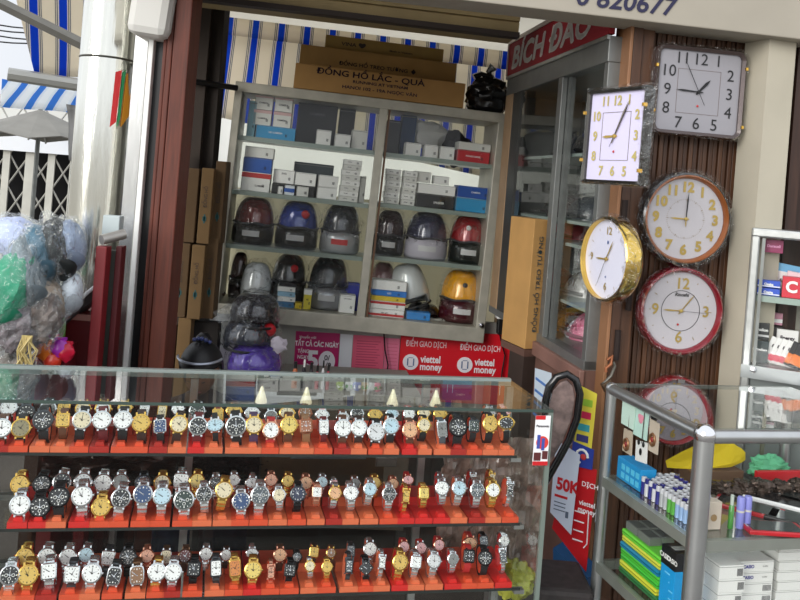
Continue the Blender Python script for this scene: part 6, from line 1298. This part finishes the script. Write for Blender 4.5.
# second shelf
z_ = z2 + .0005; ya, yb_ = yrange((618, 575), (655, 606), .02)
CC = [((44, 120, 60), 'dark green'), ((214, 214, 60), 'yellow'), ((70, 190, 60), 'green'), ((80, 200, 60), 'bright green'), ((24, 130, 170), 'blue'), ((214, 216, 70), 'pale yellow'), ((110, 214, 60), 'lime green')]
zc = z_
y0_, y1_ = min(ya, yb_), max(ya, yb_)
for i, (c_, n_) in enumerate(CC):
    dx = random.uniform(-.004, .004)
    t, h, k = slab('%s flat case, %s from bottom of the colourful pile' % (n_, ORD[i + 1]), 'case', 'flat_case', .02 + dx, .115 + dx, y0_ + random.uniform(-.006, .006), y1_, zc, zc + .0172, mat(*c_, .35, 0, 0, 8, 0, .4), 'colourful flat cases on the lower shelf', .004)
    b = MB(); b.box(-h - .0006, h + .0006, -k - .0006, k + .0006, .009, .0105); obj('seam', b, mat(*[int(v * .5) for v in c_], .5), t); zc += .0177
for i in range(4):
    t, h, k = slab('grey phone sized box, %s of four strapped on the colourful pile' % (('front left', 'front right', 'back left', 'back right')[i]), 'box', 'grey_box', .03 + (i % 2) * .04, .068 + (i % 2) * .04, y1_ - .128 + (i // 2) * .064, y1_ - .068 + (i // 2) * .064, zc, zc + .022, mat(110, 114, 110, .4), 'grey boxes on the colourful pile')
    b = MB(); b.box(-h + .004, h - .004, -k + .006, k - .006, .022, .0225); obj('label', b, mat(80, 84, 82, .5), t)
ya, yb_ = yrange((660, 600), (692, 625), .03); ye = y0_ - .012; yf = .105
KCY = mat(26, 150, 214, .4)
t, h, k = slab('large cyan and black calculator carton with white brand lettering', 'box', 'calculator_carton', .02, .15, yf, ye, z_, z_ + .165, KCY)
b = MB(); b.box(-h - .0008, h + .0008, -k - .0008, k + .0008, .118, .1655); obj('black_lid', b, mat(20, 22, 26, .35), t)
b = MB(); [b.box(-h + .01, h - .03, -k + .02 + i * .03, -k + .04 + i * .03, .1655, .167) for i in range(int(2 * k / .03) - 1)]; obj('grey_print', b, mat(150, 152, 150, .5), t)
for j in (0, 1):
    text('lettering', 'CASIO', .017, WHITE, t, 0, 0, 0, 'CENTER', .03); l_ = t.children[-1]; l_.matrix_basis = Matrix.Translation((-h - .0015, k * (.45 - j * 1.0), .14)) @ Matrix.Rotation(-math.pi / 2, 4, 'Z')
b = MB(); [b.box(-h - .001, -h, -k + .02, k - .02 - i * .02, .10 - i * .02, .103 - i * .02) for i in range(4)]; obj('pale_lines', b, mat(120, 200, 236, .4), t)
# casio and plain white cartons by the front
def wcart(x0, x1, y0, y1, za, zb_, lab, tx=None, side=None, bar=True):
    t = thing('white_carton', lab, 'box', KR.at((x0 + x1) / 2, y0, za), 'white cartons on the lower shelf'); h = (x1 - x0) / 2; H = zb_ - za
    b = MB(); b.box(-h, h, 0, y1 - y0, 0, H); obj('body', b, mat(222, 222, 218, .5), t, bevel=.001)
    b = MB(); b.box(-h - .0004, h + .0004, -.0005, y1 - y0 + .0005, H * .86, H * .90); obj('lid_seam', b, mat(150, 150, 148, .6), t)
    if tx: text('lettering', tx, H * .42, mat(60, 60, 140, .5), t, -h * .45, -.001, H * .5, 'CENTER', .04); text('lettering', 'fx-570', H * .2, mat(70, 70, 70, .5), t, h * .5, -.001, H * .5, 'CENTER', .01)
    if bar: b = MB(); [b.box(h * .45 + i * h * .07, h * .48 + i * h * .07, -.001, 0, H * .2, H * .75) for i in range(7)]; obj('barcode', b, mat(90, 90, 92, .6), t)
    if side: b = MB(); b.box(-h - .001, -h + .0002, .0, y1 - y0, 0, H); obj('side_print', b, side, t)
    return t
x_a, x_b = KR.hit(705, 590, 1, .05).x + .012, KR.hit(733, 590, 1, .05).x
zt1 = KR.hit(725, 559, 1, .05).z
n_ = 5; hh = (zt1 - z_) / n_
for i in range(n_): wcart(x_a, x_b + (i % 2) * .006, .015, .095, z_ + i * hh, z_ + (i + 1) * hh - .0006, 'white barcode carton, %s from bottom of stack beside the front post' % ORD[i + 1])
x_a, x_b = KR.hit(737, 590, 1, .045).x, KR.hit(772, 590, 1, .045).x
zt1 = KR.hit(755, 561, 1, .045).z; n_ = 6; hh = (zt1 - z_) / n_
for i in range(n_): wcart(x_a, x_b, .045, .17, z_ + i * hh, z_ + (i + 1) * hh - .0006, 'white calculator carton, %s from bottom of the middle stack' % ORD[i + 1], 'CASIO' if i >= 4 else None, (mat(30, 140, 200, .4) if i == 3 else mat(24, 26, 32, .4)) if i >= 3 else None, i < 4)
x_a = KR.hit(776, 590, 1, .06).x; x_b = x_a + .11
for i in range(8): wcart(x_a + (i % 2) * .004, x_b, .06, .17, z_ + i * .026, z_ + (i + 1) * .026 - .0008, 'thin white carton, %s from bottom of the right stack' % ORD[i + 1], None, None, False)
# ================================================================ upper right glass cabinet
KG = yaw(P(752, 228, 2.80), P(800, 232, 2.745) - P(752, 228, 2.80)); gz = KG.o.z
uc = thing('battery_cabinet', 'aluminium framed glass cabinet of battery packs at the right edge', 'display cabinet', KG.at(0, 0, -gz))
def gb(name, x0, x1, y0, y1, z0, z1_, mt, **k):
    m_ = MB(); m_.box(x0, x1, y0, y1, z0 + gz, z1_ + gz); return obj(name, m_, mt, uc, **k)
zb0 = KG.hit(775, 378, 1, 0).z; zs = KG.hit(775, 297, 1, .03).z; GWD = .5; GD = .26
gb('left_stile', 0, .028, 0, GD, -gz, 0, ALU, bevel=.006); gb('top_rail', 0, GWD, -.002, GD, -.028, .002, ALU, bevel=.006); gb('right_stile', GWD - .03, GWD, 0, GD, -gz, 0, ALU)
gb('inner_stile', .034, .044, .01, .02, zb0, -.03, ALUD); gb('shelf', .03, GWD - .03, .03, GD - .01, zs - .02, zs, mat(150, 166, 158, .3, .2)); gb('bottom_rail', .0, GWD, -.004, GD, zb0 - .012, zb0 + .03, mat(150, 154, 154, .35, .7)); gb('door_glass', .03, GWD - .03, .012, .016, zb0 + .03, -.028, GLASS)
gb('back_panel', .028, GWD - .03, GD - .008, GD, zb0, -.02, mat(150, 148, 136, .6)); gb('base', .03, GWD - .03, .02, GD, -gz, zb0 - .012, mat(110, 116, 114, .4, .2))
q = KG.hit(750, 369, 1, -.006); b = MB(); b.lathe([(0, -.014), (.009, -.012), (.011, -.004), (.011, 0)], 14, 'Y', Matrix.Translation((q.x + .01, -.004, q.z + gz))); obj('lock', b, CHROME, uc, smooth=True)
def gp(px0, px1, pt_, pb, y, lab, col, tx=None, band=None, dep=.02, lean=0, grp=None, base=None, name='battery_pack', cat='battery pack', tc_=None, rot=0):
    a = KG.hit(px0, pt_, 1, y); b_ = KG.hit(px1, pt_, 1, y); c_ = KG.hit(px0, pb, 1, y); zb_ = c_.z if base is None else base; h = (b_.x - a.x) / 2; H = max(.01, a.z - c_.z)
    t = thing(name, lab, cat, KG.at(a.x + h, y, zb_) @ Matrix.Rotation(rot, 4, 'Y') @ Matrix.Rotation(lean, 4, 'X'), grp); b = MB(); b.box(-h, h, 0, dep, 0, H); obj('body', b, mat(*col, .4), t, bevel=.001)
    if band: b = MB(); b.box(-h, h, -.001, 0, H * band[0], H * band[1]); obj('print_band', b, mat(*band[2], .4), t)
    if tx: text('lettering', tx[0], tx[1], tc_ or INK, t, 0, -.002, H * tx[2], 'CENTER', .04)
    return t
gp(765, 784, 239, 252, .05, 'maroon paper label inside the upper left of battery cabinet', (140, 30, 84), ('Duracell', .012, .5), None, .002, tc_=mat(220, 150, 190, .5), name='paper_label', cat='label')
e_ = zs + .001
for i in range(2): gp(758, 781, 277, 284, .05, '%s blue battery carton on the upper shelf, left' % ('lower', 'upper')[i], (40, 80, 190), ('Osaka', .011, .45), (.1, .25, (230, 230, 240)), .06, base=e_ + i * .026, tc_=WHITE, grp='blue battery cartons')
gp(783, 802, 277, 298, .045, 'red carton with big white letter beside the blue ones', (206, 40, 60), ('C', .05, .5), None, .05, base=e_, tc_=WHITE)
gp(773, 800, 252, 283, .13, 'pale blue blister pack standing behind the blue cartons', (110, 170, 210), ('Energy', .015, .45), (.2, .75, (236, 226, 226)), .01, .06, base=e_, rot=.12)
gp(786, 806, 258, 283, .10, 'pink and white blister pack leaning at the right picture edge', (226, 200, 206), ('Energy', .012, .5), None, .01, .06, base=e_ + .0, rot=.1)
f_ = zb0 + .031
gp(752, 771, 311, 328, .07, 'black battery carton with white lettering on the lower shelf', (30, 34, 36), ('Camelion', .013, .6), (.2, .32, (200, 200, 200)), .05, base=f_ + .075, tc_=WHITE)
gp(752, 770, 330, 352, .07, 'dark grey battery carton under the black one', (60, 70, 72), ('Camelion', .012, .6), None, .06, base=f_, tc_=WHITE)
gp(764, 784, 302, 314, .16, 'pink and white small packet at the back of lower shelf', (190, 130, 150), None, (.2, .5, (230, 230, 230)), .02, base=f_ + .12)
gp(763, 785, 316, 350, .15, 'dark support carton under the small pink packet', (44, 40, 40), None, None, .04, base=f_)
for i in range(7):
    gp(757 + i * 5.5, 777 + i * 5.5, 334, 360, .10 - i * .010, 'white and red blister pack, %s from left in the leaning fan' % ORD[i + 1], (230, 228, 226) if i < 5 else (40, 40, 44), ('Energy', .014, .66) if i < 5 else None, (.05, .30, (196, 50, 76)) if i < 5 else (.1, .5, (220, 120, 60)), .003, -.0, base=f_ + .0, rot=.35, grp='leaning battery blister packs')
gp(778, 800, 318, 336, .14, 'white and red blister pack standing behind the leaning fan', (232, 230, 228), ('Energy', .016, .55), (.05, .25, (196, 50, 76)), .02, base=f_ + .05)
# ================================================================ caps in plastic and odds at the left
KL = yaw(P(0, 300, 2.55), Vector((1, .1, 0)))
lt = thing('stall_table', 'low stall table under the plastic wrapped caps', 'table', KL.at(0, 0, -KL.o.z)); b = MB(); b.box(-.5, .15, .0, .5, .78, .82); obj('top', b, mat(60, 50, 44, .7), lt)
for x in (-.48, .1):
    for y in (.02, .44): b = MB(); b.box(x, x + .04, y, y + .04, 0, .78); obj('leg', b, WOOD, lt)
CAPS = [(14, 285, .075, .09, .13, (20, 150, 110), 'green cap in plastic at the far left', 0.2, -.06), (20, 240, .11, .10, .07, (190, 200, 236), 'pale lilac cap in plastic at upper left of the pile', .5, .10), (42, 252, .05, .10, .10, (70, 110, 130), 'slate blue cap in plastic in the middle of the pile', -.35, .02),
        (60, 248, .042, .10, .11, (30, 36, 36), 'black cap in plastic right of the slate one', -.35, .04), (30, 270, .05, .10, .12, (120, 134, 140), 'grey cap in plastic between green and slate caps', -.3, -.03), (72, 245, .045, .10, .09, (150, 165, 190), 'pale blue cap in plastic at right of the pile', -.2, .08), (50, 300, .05, .08, .08, (150, 130, 110), 'beige patterned cap in plastic low in the pile', -.3, 0), (72, 292, .035, .06, .07, (206, 214, 222), 'white wrapped cap hanging low beside the steel column', 0, .04)]
for i, (px, py, rx, ry, rz_, col, lab, an, dy) in enumerate(CAPS):
    p = KL.hit(px, py, 1, .15 + dy); t = thing('wrapped_hat', lab, 'hat', KL.at(p.x, .15 + dy, p.z) @ Matrix.Rotation(an, 4, 'Y'), 'plastic wrapped caps at the left')
    b = MB(); b.blob((0, 0, 0), rx * .9, ry * .9, rz_ * .9, 24, 16, .12, 6, i); obj('crown', b, mat(*col, .6, 0, .15, 14), t, smooth=True)
    b = MB(); b.tube([(rx * .5 * math.sin(k * .5), -ry * (.3 + .12 * k), -rz_ * .9 + k * .012) for k in range(6)], [.02, .03, .034, .03, .022, .01], 10, flatten=.35); obj('peak', b, mat(*[int(c * .75) for c in col], .6), t, smooth=True)
    b = MB(); b.blob((0, 0, 0), rx * 1.06, ry * 1.06, rz_ * 1.06, 28, 18, .22, 9, i + 5); obj('plastic_wrap', b, WRAPH, t)
for i, (px, py, r3, col, lab) in enumerate(((20, 325, (.08, .08, .10), (110, 100, 104), 'grey brown bundle in clear plastic below the green cap'), (45, 318, (.06, .06, .09), (96, 84, 78), 'brown bundle in clear plastic below the beige cap'), (16, 375, (.07, .06, .09), (120, 112, 104), 'dull bundle in clear plastic just above the counter at far left'))):
    p = KL.hit(px, py, 1, .1); t = thing('wrapped_bundle', lab, 'bundle', KL.at(p.x, .1, p.z), 'wrapped bundles at the left'); b = MB(); b.blob((0, 0, 0), *[v * .85 for v in r3], 22, 16, .3, 8, i); obj('goods', b, mat(*col, .7, 0, .5, 24), t); b = MB(); b.blob((0, 0, 0), *r3, 26, 18, .35, 11, i + 3); obj('plastic_wrap', b, WRAPH, t)
p = KL.hit(24, 352, 1, -.02); t = thing('rubber_band_bundle', 'yellowish bundle of rubber bands tied near the price tag', 'bundle', KL.at(p.x, .0, p.z)); b = MB()
for i in range(22): b.tube([(random.uniform(-.025, .025), random.uniform(-.01, .01), -.045), (random.uniform(-.03, .03), random.uniform(-.015, .015), 0), (random.uniform(-.015, .015), 0, .045)], .002, 4)
obj('bands', b, mat(200, 180, 120, .5), t)
# diagonal grey board with white edge
a_, b_, = P(36, 336, 2.7), P(98, 284, 2.9)
t = thing('canvas_flap', 'dark grey canvas flap slanting down to the left, white upper edge', 'canvas', Matrix.Translation(a_)); b = MB(); d_ = b_ - a_; b.add([(0, 0, 0), d_, d_ + Vector((0, 0, -.05)), Vector((-.03, 0, -.06)), Vector((0, .1, 0)), d_ + Vector((0, .1, 0)), d_ + Vector((0, .1, -.05)), Vector((-.03, .1, -.06))], [(0, 1, 2, 3), (7, 6, 5, 4), (0, 4, 5, 1), (1, 5, 6, 2), (2, 6, 7, 3), (3, 7, 4, 0)]); obj('flap', b, mat(64, 60, 60, .6), t)
b = MB(); b.tube([(0, -.002, 0), d_ + Vector((0, -.002, 0))], .006, 6); obj('white_edge', b, mat(226, 226, 228, .4), t)
# red boxes and candy case
def dbox(name, lab, cat, px0, px1, ptop, d, col, dep=.15, top_only=False, pbot=None):
    a = P(px0, ptop, d); b_ = P(px1, ptop, d); zt_ = a.z; zb_ = 0 if pbot is None else P(px0, pbot, d).z
    t = thing(name, lab, cat, Matrix.Translation((a.x, d, zb_))); b = MB(); b.box(0, b_.x - a.x, 0, dep, 0, zt_ - zb_); obj('body', b, mat(*col, .5, 0, .1, 8), t, bevel=.003); return t, b_.x - a.x, zt_ - zb_
t, w_, h_ = dbox('red_cabinet', 'dark red low cabinet behind the left end of the counter', 'cabinet', 66, 99, 313, 2.85, (92, 16, 20), .2)
b = MB(); b.box(0, w_, -.004, 0, h_ - .02, h_); obj('pale_edge', b, mat(170, 120, 110, .5), t)
t, w_, h_ = dbox('maroon_post', 'narrow maroon upright left of the door opening, roll on top', 'post', 96, 107, 246, 2.78, (110, 14, 22), .05); 
t, w_, h_ = dbox('grey_door_panel', 'dark greenish grey panel between maroon uprights', 'panel', 107, 118, 250, 2.86, (70, 74, 68), .03)
t, w_, h_ = dbox('maroon_post', 'second maroon upright right of the grey panel', 'post', 116, 122, 246, 2.84, (80, 14, 20), .05)
a_, b_ = P(99, 244, 2.78), P(122, 238, 2.84); t = thing('metal_roll', 'short silver roll lying on top of the maroon uprights', 'roll', Matrix.Translation(a_)); b = MB(); b.tube([(0, 0.02, 0.012), b_ - a_ + Vector((0, 0.02, .012))], .017, 14); obj('tube', b, mat(170, 166, 160, .35, .6), t, smooth=True)
p = P(109, 222, 2.84); t, w_, h_ = dbox('grey_jar', 'pale grey jar standing above the silver roll', 'jar', 103, 120, 215, 2.88, (180, 190, 190), .05, pbot=238)
t, w_, h_ = dbox('sweets_case', 'clear case of red, purple and orange sweets behind the counter', 'case', 38, 66, 345, 2.75, (110, 30, 34), .1)
for i, (px, py, col, n_) in enumerate(((45, 350, (230, 120, 40), 'orange'), (60, 348, (170, 50, 180), 'purple'), (66, 352, (200, 30, 60), 'crimson'), (52, 362, (214, 60, 40), 'red'))):
    q = P(px, py, 2.72); b = MB(); b.blob((0, 0, 0), .028, .018, .03, 14, 10, .3, 6, i); tt = thing('sweet_bag', '%s bag of sweets on the case behind the counter' % n_, 'bag', Matrix.Translation(q), 'bags of sweets'); obj('pouch', b, mat(*col, .3), tt, smooth=True); b = MB(); b.box(-.02, .02, -.003, .003, .025, .035); obj('folded_top', b, mat(*col, .4), tt)
q = P(62, 330, 2.78); b = MB(); b.blob((0, 0, 0), .012, .01, .045, 12, 10); tag(obj('green_bottle', b, mat(90, 130, 50, .3), None, Matrix.Translation(q), True), 'dull green bottle above the bags of sweets', 'bottle')
